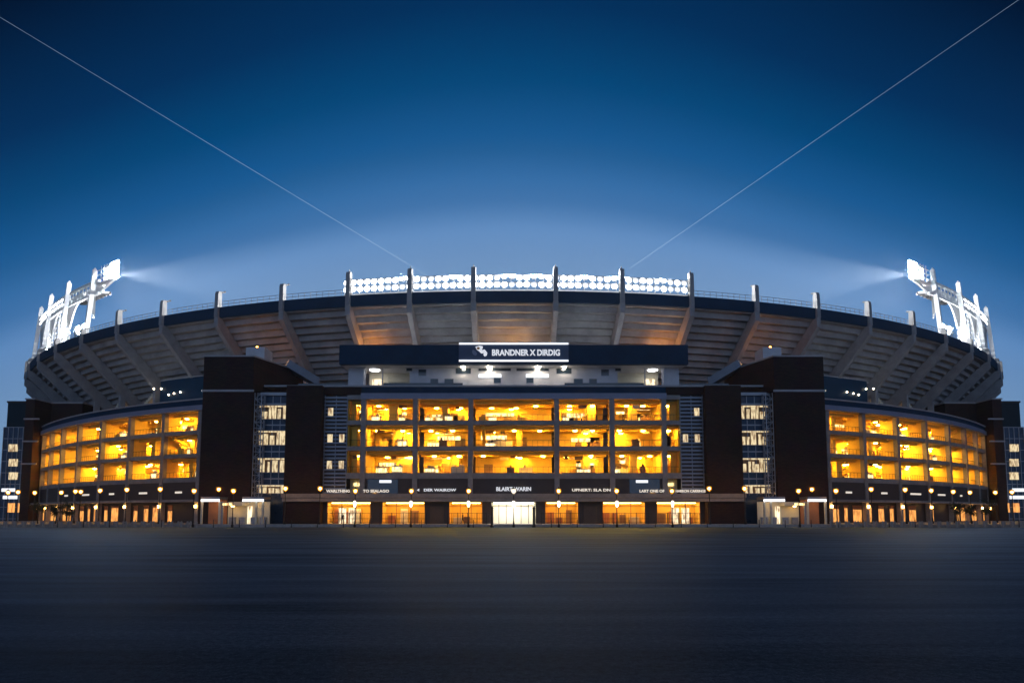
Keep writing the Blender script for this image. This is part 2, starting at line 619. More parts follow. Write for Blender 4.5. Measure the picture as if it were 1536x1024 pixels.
for sgn in (-1, 1):
    for i, ph in enumerate(POSTS if sgn < 0 else POSTS_RIGHT):
        ph *= sgn
        tall = i < 3
        d = Vector((math.sin(ph), -math.cos(ph), 0))
        T = frame(bp(0, ph, 0), (math.cos(ph), math.sin(ph), 0))
        # local frame: x tangential, y inward (negative y = outward radius)
        rk = MB()
        rk.T = T
        w = 0.5

        def fin(poly, hw, mb):
            n = len(poly)
            vs = [(-hw, -r, z) for r, z in poly] + [(hw, -r, z) for r, z in poly]
            fs = [tuple(range(n)), tuple(range(n, 2 * n))[::-1]] + [(k, n + k, n + (k + 1) % n, (k + 1) % n) for k in range(n)]
            mb.add(vs, fs)
        fin([(176.9, FB + 0.1), (176.9, FB - 1.8), (167.5, 30.6), (150, 14.5), (150, deck_z(150) + .6), (176, FB + 0.1)], w, rk)
        rk.build("raker_beam", "raker", bowl)
        po = MB()
        po.T = T
        top = 48.2 if tall else 46.9
        if 7 <= i <= 10:
            continue_gantry = True
            top = 45.0
        fin([(177.1, FB + 0.1), (177.0, top - 0.5), (176.8, top), (176.0, top), (175.9, FT + .1), (176.52, FT + .1), (176.52, FB + 0.1)], 0.42, po)
        if not tall:
            po.box(-0.5, 0.5, -176.3, -175.5, top, top + 0.12)
            po.tube((0.2, -175.6, top + .1), (0.55, -175.2, top + .35), 0.12, 0.2, 8)
        else:
            po.tube((0, -176.4, top), (0, -176.4, top + 0.6), 0.16, 0.05, 8)
        po.build("rim_post", "raker", bowl)
        if i >= 3:
            cl = MB()
            cl.T = T
            cl.box(-0.45, 0.45, -167.6, -166.4, 17, deck_z(167) - 2.6)
            cl.build("column", "raker", bowl)
            st = MB()
            st.T = T
            st.bar((0, -166.3, 24.5), (0, -160, deck_z(160) - 1.4), 0.3)
            st.bar((0, -166.3, 24.5), (0, -158, 24.5), 0.3)
            st.build("brace", "steel", bowl)
# rim railing, one per bay
allp = sorted([-p for p in POSTS] + POSTS_RIGHT)
for a, b in zip(allp[:-1], allp[1:]):
    if abs((a + b) / 2) < R(10.5):
        continue
    m = MB()
    a2, b2 = a + 0.003, b - 0.003
    for z in (FT + 0.75, FT + 1.35):
        m.arcbox(BC, 175.75, 175.83, z, z + 0.07, a2, b2, 6)
    n = 10
    for k in range(n + 1):
        ph = a2 + (b2 - a2) * k / n
        m.bar(bp(175.8, ph, FT - 0.2), bp(175.8, ph, FT + 1.35), 0.07)
    m.build("rim_railing", "steel", bowl)

# central floodlight bank on the rim
bank = thing("floodlight_bank", "long curved bank of white floodlights along the top of the rim above the main entrance", "floodlights", bp(174, 0, FT))
A0 = R(11.35)
AC = R(0.35)
m = MB()
for z in (43.85, 44.65, 46.05, 47.5):
    m.arcbox(BC, 173.4, 174.0, z, z + 0.16, AC - A0, AC + A0, 44)
m.arcbox(BC, 173.35, 173.45, 44.3, 44.75, AC - A0, AC + A0, 44)
for k in range(45):
    ph = AC - A0 + 2 * A0 * k / 44
    m.bar(bp(173.7, ph, FT - 0.7), bp(173.7, ph, 47.6), 0.14)
m.build("frame", "white", bank)
m = MB()
m.arcbox(BC, 174.05, 174.1, 44.0, 44.5, AC - A0, AC + A0, 44)
m.build("light_strip", "e_bar", bank)
for row in range(2):
    n = 49
    for k in range(n):
        ph = AC - A0 + 2 * A0 * (k + 0.5) / n
        z = 45.45 + row * 1.35
        hot = row == 1 and k in (8, 9, 15, 22, 23, 26, 27, 33, 37, 38, 44)
        m = MB()
        c = bp(173.9, ph, z)
        el = R(55) if hot else R(10 + 8 * RND.random())
        dd = Vector((math.sin(ph) * math.cos(el), -math.cos(ph) * math.cos(el), math.sin(el)))
        f_ = c + dd * 0.45
        m.tube(c, f_, 0.35, 0.6, 12)
        m.m = 1
        m.tube(f_ + dd * 0.004, f_ + dd * 0.03, 0.57, 0.57, 12)
        m.build("floodlight", [M["white"], M["e_hot"] if hot else (M["e_floodrim"] if RND.random() < 0.75 else M["e_bar"])], bank)

# side floodlight gantries
for sx, word in ((-1, "left"), (1, "right")):
    g_ = thing("floodlight_gantry", "tall white steel floodlight gantry standing on the %s end of the stadium rim" % word, "floodlights", bp(176, sx * R(42), FT), "floodlight gantries on the rim")
    ZT = 60.2
    for ph in POSTS[7:11]:
        m = MB(sx)
        b_ = bp(176.0, ph, FT - 2.0)
        t_ = bp(174.6, ph, ZT)
        t0 = bp(174.6, ph, ZT - 0.6)
        rad = Vector((math.sin(ph), -math.cos(ph), 0))
        m.bar(b_, t0, 0.52, 0.95, up=rad)
        m.tube(t0, t_, 0.42, 0.1, 8)
        m.build("post", "white", g_)
    p0, p1 = POSTS[7], POSTS[10]
    pe = R(32.0)
    m = MB(sx)
    for z0, z1 in ((56.6, 57.2), (53.6, 54.1)):
        m.arcbox(BC, 173.9, 174.5, z0, z1, p0 - 0.01, p1 + 0.02, 20)
    m.arcbox(BC, 173.2, 173.3, 54.2, 56.5, p0 - .01, p1 + 0.02, 20)
    n = 22
    for k in range(n):
        a = p0 + (p1 - p0) * k / n
        b = p0 + (p1 - p0) * (k + 1) / n
        m.bar(bp(174.2, a, 54.0), bp(174.2, (a + b) / 2, 56.7), 0.16)
        m.bar(bp(174.2, (a + b) / 2, 56.7), bp(174.2, b, 54.0), 0.16)
    m.build("truss_beam", "white", g_)
    # knee gussets under the beam
    for ph in POSTS[7:11]:
        for s2 in (-1, 1):
            if ph == POSTS[7] and s2 < 0:
                continue
            L, H = 0.034, 5.5
            pts = []
            for k in range(9):
                t = k / 8
                pts.append((ph + s2 * (0.003 + L * t), 53.6 - H * (1 - t) ** 2.2))
            vs, fs = [], []
            for r in (173.9, 174.2):
                vs += [bp(r, a, z) for a, z in pts] + [bp(r, a, 53.6) for a, z in pts]
            m = MB(sx)
            for k in range(8):
                fs += [(k, k + 1, 9 + k + 1, 9 + k), (18 + k, 18 + 9 + k, 18 + 9 + k + 1, 18 + k + 1), (k, 18 + k, 18 + k + 1, k + 1)]
            m.add(vs, fs)
            m.build("knee_bracket", "white", g_)
    # louvred infill panels between the farther posts
    for a, b in ((POSTS[8], POSTS[9]), (POSTS[9], POSTS[10]), (POSTS[10], POSTS[10] + 0.05)):
        m = MB(sx)
        n = 7
        for k in range(n):
            z = 44.3 + k * 1.32
            m.arcbox(BC, 173.5, 173.7, z, z + 0.85, a + 0.006, b - 0.006, 5)
        for k in range(4):
            ph = a + (b - a) * (k + 0.5) / 4
            m.bar(bp(173.75, ph, FT - 1), bp(173.75, ph, 53.6), 0.35)
        m.build("louvre_panel", "white", g_)
    # lamp head cantilevered past the nearest post
    m = MB(sx)
    m.arc(BC, [(173.4, 56.0), (174.3, 56.0), (174.3, 56.3), (173.4, 56.3)], pe, p0, 6)
    m.bar(bp(174, p0, 53.8), bp(174, pe, 56.1), 0.5)
    for k in range(6):
        ph = pe + (p0 - pe) * k / 6
        m.bar(bp(173.8, ph, 56.2), bp(173.8, ph, 60.6), 0.12)
    for k in range(4):
        m.arcbox(BC, 173.7, 173.9, 56.35 + k * 1.1, 56.5 + k * 1.1, pe, p0, 6)
    m.build("lamp_frame", "white", g_)
    for row in range(4):
        for k in range(8):
            ph = pe + (p0 - pe) * (k + 0.35) / 8 * 0.8
            z = 57.0 + row * 1.1
            c = bp(173.7, ph, z)
            tgt = Vector((0, 240, 5))
            dd = (tgt - c).normalized()
            # half of the lamps are turned along the rim towards the near stand
            if k < 4:
                dd = (Vector((30, 150, 52)) - c).normalized()
            f_ = c + dd * 0.5
            m = MB(sx)
            m.tube(c, f_, 0.28, 0.5, 10)
            m.m = 1
            m.tube(f_ + dd * 0.004, f_ + dd * 0.03, 0.47, 0.47, 10)
            m.build("floodlight", [M["white"], M["e_flood"] if k >= 4 else M["e_head"]], g_)
    # added hooded lamps, aimed across the field to brighten the opposite rim posts
    for k in range(8):
        ph = POSTS[7] + (POSTS[8] - POSTS[7]) * (k + 0.5) / 8
        c = bp(171.9, ph, 54.9)
        dd = (Vector((-74, 141, 45.6)) - c).normalized()
        m = MB(sx)
        m.tube(c - dd * 0.3, c + dd * 1.5, 0.46, 0.46, 12, caps=False)
        m.tube(c - dd * 0.35, c - dd * 0.1, 0.2, 0.45, 12)
        m.m = 1
        m.tube(c - dd * 0.09, c - dd * 0.05, 0.43, 0.43, 12)
        m.build("added_hooded_lamp", [M["dark"], M["e_cross"]], g_)
    la = bpy.data.lights.new("added_head_beam", 'SPOT')  # spot added at the lamp head to whiten the opposite rim posts
    la.energy = 2.2e6
    la.color = (0.95, 0.98, 1.0)
    la.spot_size = R(34)
    la.spot_blend = 0.6
    la.shadow_soft_size = 0.45
    lo = bpy.data.objects.new("added_head_beam", la)
    C.objects.link(lo)
    src = bp(172.9, pe + 0.001, 57.6)
    tgt = Vector((-74, 141, 46.5))
    src.x *= sx
    tgt.x *= sx
    lo.rotation_euler = (tgt - src).to_track_quat('-Z', 'Y').to_euler()
    lo.parent = g_
    lo.location = src - BASE[g_.name]
    for row in range(2):
        for k in range(14):
            ph = POSTS[8] + (POSTS[10] + 0.04 - POSTS[8]) * (k + 0.5) / 14
            c = bp(174.5, ph, 54.6 + row * 1.2)
            dd = Vector((-0.25 * math.cos(ph) + math.sin(ph), -0.25 * math.sin(ph) - math.cos(ph), 0.35)).normalized()
            f_ = c + dd * 0.4
            m = MB(sx)
            m.tube(c, f_, 0.25, 0.42, 10)
            m.m = 1
            m.tube(f_ + dd * 0.004, f_ + dd * 0.03, 0.4, 0.4, 10)
            m.build("floodlight", [M["white"], M["e_floodrim"]], g_)
    for row in range(2):
        for k in range(10):
            ph = R(35.6) + k * 0.009 if k < 4 else (POSTS[8] + 0.018 + (k - 4) * 0.009 if k < 7 else POSTS[9] + 0.018 + (k - 7) * 0.009)
            if k >= 4 and row:  # clusters at the farther posts are added to whiten the gantry
                continue
            c = bp(175.0, ph, 45.4 + row * 1.1)
            dd = (Vector((112, 172, 60)) - c).normalized() if k % 2 or k > 3 else (Vector((40, 100, 40)) - c).normalized()
            f_ = c + dd * 0.5
            m = MB(sx)
            m.bar(bp(175.0, ph, 43.3), c, 0.14)
            m.tube(c, f_, 0.3, 0.5, 10)
            m.m = 1
            m.tube(f_ + dd * 0.004, f_ + dd * 0.03, 0.47, 0.47, 10)
            m.build("floodlight", [M["white"], M["e_floodup"]], g_)

# ------------------------------------------------------------------ concourse bays
ROWS = [(9.0, 12.7), (13.5, 17.1), (17.9, 21.45)]       # floor / ceiling heights of the three lit storeys


def fit_bay(parent, T, L, z0, z1, seed, sx=1, D=8.0, ends=(False, False), wing=False):
    """fit out one open concourse bay: rear wall, ceiling beams, lamps, rail, counters. local x along facade, y inward"""
    rnd = random.Random(seed)

    def mb():
        q = MB(sx)
        q.T = T
        return q
    h = z1 - z0
    back = mb()
    back.box(0, L, D, D + 0.25, z0, z1)
    if rnd.random() < 0.5 or wing:        # inner cross wall / pier
        u = L * rnd.uniform(0.35, 0.65)
        back.box(u, u + rnd.uniform(0.9, 1.8), D * rnd.uniform(0.35, 0.55), D, z0, z1)
    rw = back.build("rear_wall", "warmwall", parent)
    for k in range(rnd.randint(1, 3)):     # doors and openings in the rear wall
        u = rnd.uniform(0.05, 0.72) * L
        w = min(rnd.uniform(1.0, 2.6), L * 0.26)
        d_ = mb()
        d_.box(u, u + w, D - 0.06, D - 0.003, z0 + 0.02, z0 + rnd.uniform(1.9, 2.6))
        d_.build("doorway", "door" if rnd.random() < .6 else "warmdark", rw)
    if rnd.random() < 0.75:                # lit menu board / lit soffit strip
        u = rnd.uniform(0.05, 0.45) * L
        w = rnd.uniform(0.3, 0.5) * L
        zz = z0 + rnd.uniform(1.5, 2.3)
        d_ = mb()
        d_.box(u, u + w, D - 0.16, D - 0.065, zz, zz + rnd.uniform(0.3, 0.8))
        d_.build("menu_board", "e_panel", rw)
    bm_ = mb()
    for k, y in enumerate((1.6, 4.2, 6.6)):
        bm_.box(0, L, y, y + 0.35, z1 - 0.5 - 0.15 * (k % 2), z1)
    nb = max(1, int(L / 3.2))
    for k in range(1, nb):
        u = L * k / nb
        bm_.box(u - 0.12, u + 0.12, 1.96, 4.19, z1 - 0.35, z1)
    bm_.build("ceiling_beam", "warmwall", parent)
    nl = 1 if L < 6 else (2 if L < 10 else 3)
    spots = [(L * (k + 0.5) / nl + rnd.uniform(-0.1, 0.1) * L, min(rnd.choice((2.7, 3.0, 5.3)), D - 1.7)) for k in range(nl)]
    if L > 4:
        spots.append((L * rnd.uniform(0.2, 0.8), D - 1.2))
    for u, y in spots:
        l_ = mb()
        l_.lathe([(0.10, 0.0), (0.36, -0.12), (0.40, -0.3)], (u, y, z1 - 0.32), 10)
        l_.tube((u, y, z1 - 0.33), (u, y, z1), 0.03)
        l_.m = 1
        l_.lathe([(0.38, -0.305), (0.30, -0.40), (0.05, -0.45)], (u, y, z1 - 0.32), 10)
        l_.build("ceiling_light", [M["warmdark"], M["e_warm"]], parent)
    # linear lit strip under the rear beam, hanging banner boards and a raking soffit beam
    if rnd.random() < 0.55:
        l_ = mb()
        u0 = rnd.uniform(0.05, 0.4) * L
        u1 = min(L * 0.97, u0 + rnd.uniform(0.35, 0.6) * L)
        l_.box(u0, u1, D - 1.6, D - 1.45, z1 - 0.75, z1 - 0.66)
        l_.m = 1
        l_.box(u0, u1, D - 1.6, D - 1.45, z1 - 0.80, z1 - 0.753)
        l_.build("strip_light", [M["warmdark"], M["e_panel"]], parent)
    if L > 5 and rnd.random() < 0.25:
        rb = mb()
        u = L * rnd.choice((0.12, 0.22, 0.78, 0.88))
        rb.bar((u, 0.9, z1 - 0.3), (u, D - 0.4, z0 + 1.2), 0.6, 0.8)
        rb.build("raking_beam", "warmwall", parent)
    for k in range(rnd.randint(1, 2)):
        b_ = mb()
        u = rnd.uniform(0.05, 0.8) * L
        w = rnd.uniform(0.5, min(1.6, L * .3))
        y = rnd.uniform(2, D - 1.5)
        zb = z1 - rnd.uniform(0.95, 1.2)
        b_.box(u, u + w, y, y + 0.08, zb, z1 - 0.56)
        b_.build("hanging_board", rnd.choice(["warmdark", "door", "cream"]), parent)
    # guard rail just inside the opening
    g2 = mb()
    g2.box(0.05, L - 0.05, 0.42, 0.47, z0 + 1.02, z0 + 1.08)
    npk = max(3, int(L / 0.9))
    for k in range(npk + 1):
        u = 0.06 + (L - 0.12) * k / npk
        g2.box(u - 0.02, u + 0.02, 0.425, 0.465, z0 + 0.005, z0 + 1.02)
    g2.build("guard_rail", "dark", parent)
    for k in range(rnd.randint(2, 4) if L > 5 else 1):
        u = rnd.uniform(0.05, 0.7) * L
        w = rnd.uniform(0.8, min(3.0, L * 0.28))
        c = mb()
        y = rnd.uniform(1.5, 6)
        hh = rnd.uniform(0.8, 1.3)
        c.box(u, u + w, y, y + 0.8, z0 + 0.005, z0 + hh)
        c.box(u - 0.05, u + w + 0.05, y - 0.05, y + 0.85, z0 + hh + 0.003, z0 + hh + 0.06)
        for j in range(rnd.randint(1, 4)):
            uu = u + rnd.uniform(0, w - 0.3)
            c.box(uu, uu + 0.3, y + 0.2, y + 0.5, z0 + hh + 0.064, z0 + hh + rnd.uniform(0.25, 0.6))
        if rnd.random() < 0.5:
            c.m = 1
            c.box(u + 0.05, u + w - 0.05, y - 0.03, y - 0.004, z0 + 0.3, z0 + hh - 0.12)
            c.build("lit_counter", [M["cream"], M["e_panel"]], parent)
            continue
        c.build("counter", rnd.choice(["warmdark", "cream", "warmwall", "warmdark"]), parent)


# ------------------------------------------------------------------ central entrance building
YF = 115.0
ent = thing("entrance_building", "central flat entrance block with three storeys of glowing yellow concourse", "stadium building", (0, YF, PLAZA_Z))
PIL = [-25.5, -16.67, -7.29, 7.29, 16.67, 25.5]
for i, x in enumerate(PIL):
    m = MB()
    m.box(x - 0.42, x + 0.42, YF - 0.3, YF + 0.6, 5.4, 22.4)
    m.build("column", "concrete", ent)
for (z0, z1) in ((8.0, 8.98), (12.72, 13.48), (17.12, 17.88)):
    m = MB()
    m.box(-28.3, 28.3, YF - 0.12, YF + 0.5, z0, z1)
    m.build("floor_beam", "concrete", ent)
    m = MB()
    m.box(-28.3, 28.3, YF + 0.5, YF + 9, z0 + 0.1, z1 - 0.004)
    m.build("floor_slab", "warmfloor", ent)
m = MB()
m.box(-26, 26, YF + 0.5, YF + 9, 21.47, 22.3)
m.build("roof_slab", "warmwall", ent)
m = MB()
m.box(-25.95, 25.95, YF - 0.5, YF + 0.45, 21.5, 22.5)
m.build("roof_beam", "slate", ent)
m = MB()
m.box(-25.9, 25.9, YF - 0.15, YF + 0.4, 22.5, 23.6)
m.build("parapet", "navy", ent)
m = MB()
m.box(-42.9, 42.9, YF - 0.35, YF + 0.7, 23.6, 23.9)
m.box(-38.5, 38.5, YF + 0.7, YF + 14, 23.45, 23.75)
m.build("coping", "coping", ent)
for r_, (z0, z1) in enumerate(ROWS):
    for b in range(5):
        x0, x1 = PIL[b] + 0.42, PIL[b + 1] - 0.42
        fit_bay(ent, frame((x0, YF, 0), (1, 0, 0)), x1 - x0, z0, z1, 100 * r_ + b)
    for sx in (-1, 1):
        # end wall of the concourse, splayed side wall seen through the first bay
        m = MB(sx)
        m.box(25.1, 25.3, YF + 0.6, YF + 8, z0, z1)
        m.box(28.1, 28.3, YF + 0.6, YF + 5, z0, z1)
        m.build("side_wall", "warmwall", ent)
        fit_bay(ent, frame((25.95, YF, 0), (1, 0, 0)), 2.1, z0, z1, 100 * r_ + 50 + sx, sx=sx, D=4.5)
# louvre screens, brick piers
for sx in (-1, 1):
    m = MB(sx)
    m.m = 1
    m.box(28.3, 32.2, YF + 0.25, YF + 0.4, 5.5, 22.2)
    m.m = 0
    for k in range(26):
        z = 5.5 + k * 0.645
        m.box(28.32, 32.18, YF - 0.08, YF + 0.2, z, z + 0.3)
    for x in (28.3, 30.2, 32.1):
        m.box(x - 0.06, x + 0.06, YF - 0.06, YF + 0.24, 5.5, 22.25)
    lp = m.build("louvre_screen", [M["louver"], M["darkpanel"]], ent)
    for z in (9.6, 14.1, 18.6):
        for x in (28.6, 30.6):
            if (z > 18 and x < 30) or RND.random() < 0.1:
                continue
            w = MB(sx)
            w.box(x, x + 0.95, YF - 0.17, YF - 0.09, z, z + 1.45)
            w.box(x - 0.06, x + 1.01, YF - 0.2, YF - 0.09, z - 0.06, z)
            w.m = 1
            w.box(x + 0.05, x + 0.9, YF - 0.19, YF - 0.173, z + 0.05, z + 1.4)
            w.build("window", [M["steel"], M["e_dim"] if "e_dim" in M else M["e_panel"]], lp)
    m = MB(sx)
    m.box(32.2, 38.2, YF - 1.6, YF + 1.0, 0.45, 23.6)
    m.build("brick_pier", "brick", ent)
    m = MB(sx)
    m.box(25.93, 32.2, YF - 0.2, YF + 0.24, 22.26, 23.6)
    m.build("brick_header", "brick", ent)
    m = MB(sx)
    m.box(25.93, 28.3, YF - 0.1, YF + 0.45, 21.47, 22.25)
    m.build("lintel", "concrete", ent)
# dark sign band level and canopy ledge
m = MB()
for i in range(5):
    m.box(PIL[i] + 0.43, PIL[i + 1] - 0.43, YF + 0.1, YF + 0.4, 5.42, 7.98)
m.build("sign_band", "darkpanel", ent)
for sx in (-1, 1):
    m = MB(sx)
    m.box(19.5, 24.6, YF - 0.02, YF + 0.09, 5.5, 7.9)
    m.m = 1
    m.box(20.6, 22.6, YF - 0.2, YF - 0.03, 7.3, 7.75)
    m.build("lit_window", [M["glass"], M["e_bar"]], ent)
    m = MB(sx)
    m.box(25.95, 28.25, YF + 3, YF + 3.2, 5.42, 7.98)
    m.m = 1
    m.box(26.6, 27.6, YF + 2.8, YF + 2.99, 6.9, 7.4)
    m.build("lit_window", [M["cream"], M["e_panel"]], ent)
m = MB()
m.box(-38.3, 38.3, YF - 2.6, YF + 0.0, 4.75, 5.40)
m.box(-38.2, 38.2, YF - 2.3, YF + 0.0, 4.12, 4.73)
m.build("canopy", "concrete", ent)
# ground floor rooms
ROOMS = [(-31.5, -24.2, 1), (-22.2, -15.0, 1), (-10.9, -5.3, 1), (-3.75, 3.75, 2), (5.3, 10.9, 1), (15.0, 22.2, 1), (24.2, 31.5, 1)]
edge = [-32.2] + [v for a, b, _ in ROOMS for v in (a, b)] + [32.2]
for a, b in zip(edge[0::2], edge[1::2]):
    m = MB()
    m.box(a, b, YF + 0.6, YF + 1.0, 0.45, 4.12)
    m.build("ground_wall", "darkpanel", ent)
for a, b in ((-15.0, -10.9), (10.9, 15.0)):
    m = MB()
    m.box(a + 0.9, b - 0.9, YF + 0.45, YF + 0.59, 0.46, 3.4)
    m.build("door", "door", ent)
for i, (a, b, k) in enumerate(ROOMS):
    rnd = random.Random(40 + i)
    m = MB()
    mt = "terracotta" if k == 1 else "cream"
    m.box(a, b, YF + 4.5, YF + 4.7, 0.45, 4.12)
    m.box(a - 0.2, a - 0.003, YF + 1.0, YF + 4.7, 0.45, 4.12)
    m.box(b + 0.003, b + 0.2, YF + 1.0, YF + 4.7, 0.45, 4.12)
    m.box(a, b, YF + 0.6, YF + 4.5, 4.0, 4.11)
    rm = m.build("shopfront", "warmwall" if k == 1 else "cream", ent)
    m = MB()
    m.box(a + 0.4, b - 0.4, YF + 2.0, YF + 2.4, 3.88, 3.98)
    m.build("ceiling_light", "e_shop" if k == 1 else "e_entrance", rm)
    m = MB()
    nm = 3 if k == 1 else 6
    for j in range(nm + 1):
        x = a + (b - a) * j / nm
        m.box(x - 0.05, x + 0.05, YF + 0.7, YF + 0.85, 0.46, 3.99)
    m.box(a + .05, b - .05, YF + 0.72, YF + 0.83, 3.3, 3.4)
    m.build("mullion", "dark" if k == 2 else "terracotta", rm)
    if k == 1:
        u = a + 0.5
        while u < b - 1.4:
            w = rnd.uniform(0.9, 1.7)
            hh = rnd.uniform(1.0, 2.7)
            m = MB()
            m.box(u, u + w, YF + 3.6, YF + 4.2, 0.46, 0.46 + hh)
            for q in range(3):
                m.box(u + 0.06, u + w - 0.06, YF + 3.4, YF + 3.59, 0.46 + hh * (q + .5) / 3, 0.5 + hh * (q + .5) / 3)
            m.build("display", rnd.choice(["terracotta", "cream", "warmdark"]), rm)
            u += w + rnd.uniform(0.2, 1.0)
        if i in (0, 6):
            m = MB()
            x0 = (a + b) / 2 - (0.2 if i == 0 else -0.2) * 4 - 1.5
            for q in (0, 1.75):
                m.box(x0 + q, x0 + q + 1.3, YF + 2.9, YF + 3.0, 0.47, 3.1)
            m.build("lit_door", "e_dim2" if "e_dim2" in M else "e_panel", rm)

# letters over the canopy
for txt, px, py, w_px, mat, hh in (("BLAIRT WARIN", 770.5, 733, 56, "e_letter", 0.80), ("DER WAIROW", 660, 734.5, 52, "e_letter", 0.54), ("\u25c2", 627, 734.5, 4, "e_letter", 0.5),
                           ("UPNERT: SLA DN", 887, 734.5, 62, "e_letterw", 0.54), ("WARLTHING", 507, 736, 38, "e_letterw", 0.55), ("TO SEALAGO", 564, 736, 42, "e_letterw", 0.55),
                           ("LART ONE OF", 978, 736, 40, "e_letterw", 0.55), ("HARRON CARRINGS", 1036, 736, 48, "e_letterw", 0.5)):
    p = at(px, py, YF - 0.35)
    if txt == "\u25c2":
        m = MB()
        m.add([(p.x - 0.2, p.y, p.z), (p.x + 0.2, p.y, p.z + 0.25), (p.x + 0.2, p.y, p.z - 0.25), (p.x - 0.2, p.y + .05, p.z), (p.x + 0.2, p.y + .05, p.z + 0.25), (p.x + 0.2, p.y + .05, p.z - 0.25)],
              [(0, 1, 2), (3, 5, 4), (0, 3, 4, 1), (1, 4, 5, 2), (2, 5, 3, 0)])
        m.build("arrow", mat, ent)
        continue
    text_mesh("lettering", txt, hh * 1.15, w_px * 0.1122 * 0.93, mat, ent, p)

# ------------------------------------------------------------------ brick towers with glazed stair bays
for sx, word in ((-1, "left"), (1, "right")):
    tw = thing("brick_tower", "dark brick tower with a glazed stair bay, %s of the glowing entrance block" % word, "tower", (sx * 47.4, 118, PLAZA_Z), "brick towers beside the entrance block")
    m = MB(sx)
    m.box(43.3, 51.6, 112, 126, 0.45, 22.45)
    m.prism([(51.6, 112), (43.3, 112), (39.4, 124.5), (39.4, 126), (51.6, 126)], 22.45, 28.15)
    m.build("brick_shaft", "brick", tw)
    m = MB(sx)
    m.box(43.1, 51.75, 111.85, 112.0, 22.25, 22.6)
    m.prism([(51.8, 111.85), (43.2, 111.85), (39.2, 124.5), (39.2, 126.2), (51.8, 126.2)], 28.16, 28.4)
    m.build("coping", "coping", tw)
    # glazed bay
    m = MB(sx)
    m.box(38.2, 43.3, 114.35, 114.6, 0.45, 22.3)
    m.build("curtain_wall", "bluepane", tw)
    m = MB(sx)
    m.box(38.2, 43.3, 113.9, 114.34, 22.0, 22.5)
    for z in (20.6, 17.0, 12.5, 7.95):
        m.box(38.2, 41.9, 114.2, 114.34, z - 0.1, z + 0.1)
    for x in (39.4, 40.7, 42.0):
        m.box(x - 0.05, x + 0.05, 114.22, 114.34, 5.2, 22.0)
    m.build("mullions", "steel", tw)
    for i, (z0, z1) in enumerate(((18.0, 20.3), (13.6, 16.0), (9.0, 11.4), (5.5, 6.9))):
        w = MB(sx)
        w.box(38.3, 43.0, 113.95, 114.34, z0 - 0.08, z0)
        w.box(38.3, 43.0, 113.95, 114.34, z1, z1 + 0.08)
        w.box(38.3, 38.36, 113.95, 114.34, z0, z1)
        w.box(42.94, 43.0, 113.95, 114.34, z0, z1)
        w.m = 1
        w.box(38.36, 42.94, 114.25, 114.34, z0, z1)
        wo = w.build("window", [M["steel"], M["warmdark"]], tw)
        rnd = random.Random(i * 3 + sx)
        x = 38.5
        while x < 42.5:
            ww = rnd.uniform(0.35, 0.9)
            hh = rnd.uniform(0.55, 0.95)
            q = MB(sx)
            q.box(x, min(42.9, x + ww), 114.15, 114.24, z0 + 0.05, z0 + (z1 - z0) * hh)
            q.build("lit_pane", "e_dim" if "e_dim" in M else "e_panel", wo)
            x += ww + rnd.uniform(0.1, 0.5)
        q = MB(sx)
        q.box(38.4, 42.9, 114.15, 114.24, z1 - 0.25, z1 - 0.02)
        q.build("lit_pane", "e_dim" if "e_dim" in M else "e_panel", wo)
    # lattice mast up the corner
    m = MB(sx)
    xs, ys = (42.0, 43.15), (112.6, 113.7)
    for x in xs:
        for y in ys:
            m.bar((x, y, 0.45), (x, y, 22.2), 0.13)
    n = 22
    for k in range(n):
        z = 0.6 + k * 0.98
        for y in ys:
            m.bar((xs[0], y, z), (xs[1], y, z), 0.08)
            m.bar((xs[k % 2], y, z), (xs[1 - k % 2], y, z + 0.98), 0.07)
        for x in xs:
            m.bar((x, ys[0], z), (x, ys[1], z), 0.08)
    m.build("lattice_mast", "steel", tw)
    # roof plant
    ru = thing("rooftop_unit", "pale ventilation unit on the flat roof of the %s brick tower" % word, "ventilation unit", (sx * 44.6, 118, 28.4), "ventilation units on the brick towers")
    a_, b_ = at(374, 530, 118), at(402, 512, 118)
    m = MB(sx)
    x0, x1 = abs(b_.x), abs(a_.x)
    m.box(x0, x1, 116.5, 120.5, 28.55, 30.9)
    for k in range(5):
        m.box(x0 + 0.3, x1 - 0.3, 116.44, 116.49, 28.9 + k * 0.35, 29.05 + k * 0.35)
    m.build("casing", "press", ru)
    m = MB(sx)
    for x in (x0 + 0.2, x1 - 0.4):
        m.box(x, x + 0.2, 116.6, 120.4, 28.41, 28.55)
    m.build("skid", "dark", ru)
    m = MB(sx)
    m.lathe([(0.7, 0), (0.7, 0.35), (0.6, 0.4)], ((x0 + x1) / 2, 118.5, 30.9), 14)
    m.build("fan_cowl", "steel", ru)
    # sloping duct behind
    du = MB(sx)
    du.bar((40.9, 121, 28.95), (36.2, 124.0, 26.2), 2.0, 1.4)
    du.bar((36.3, 124, 26.4), (36.3, 124, 23.76), 1.4, 1.4)
    for t in (0.15, 0.4, 0.65, 0.9):
        p = Vector((40.9, 121, 28.95)).lerp(Vector((36.2, 124, 26.2)), t)
        q = Vector((40.9, 121, 28.95)).lerp(Vector((36.2, 124, 26.2)), t + 0.03)
        du.bar(p, q, 2.12, 1.52)
    tag(du.build("ventilation_duct", "louver"), "sloping grey ventilation duct descending behind the %s brick tower" % word, "duct", "ducts behind the brick towers")

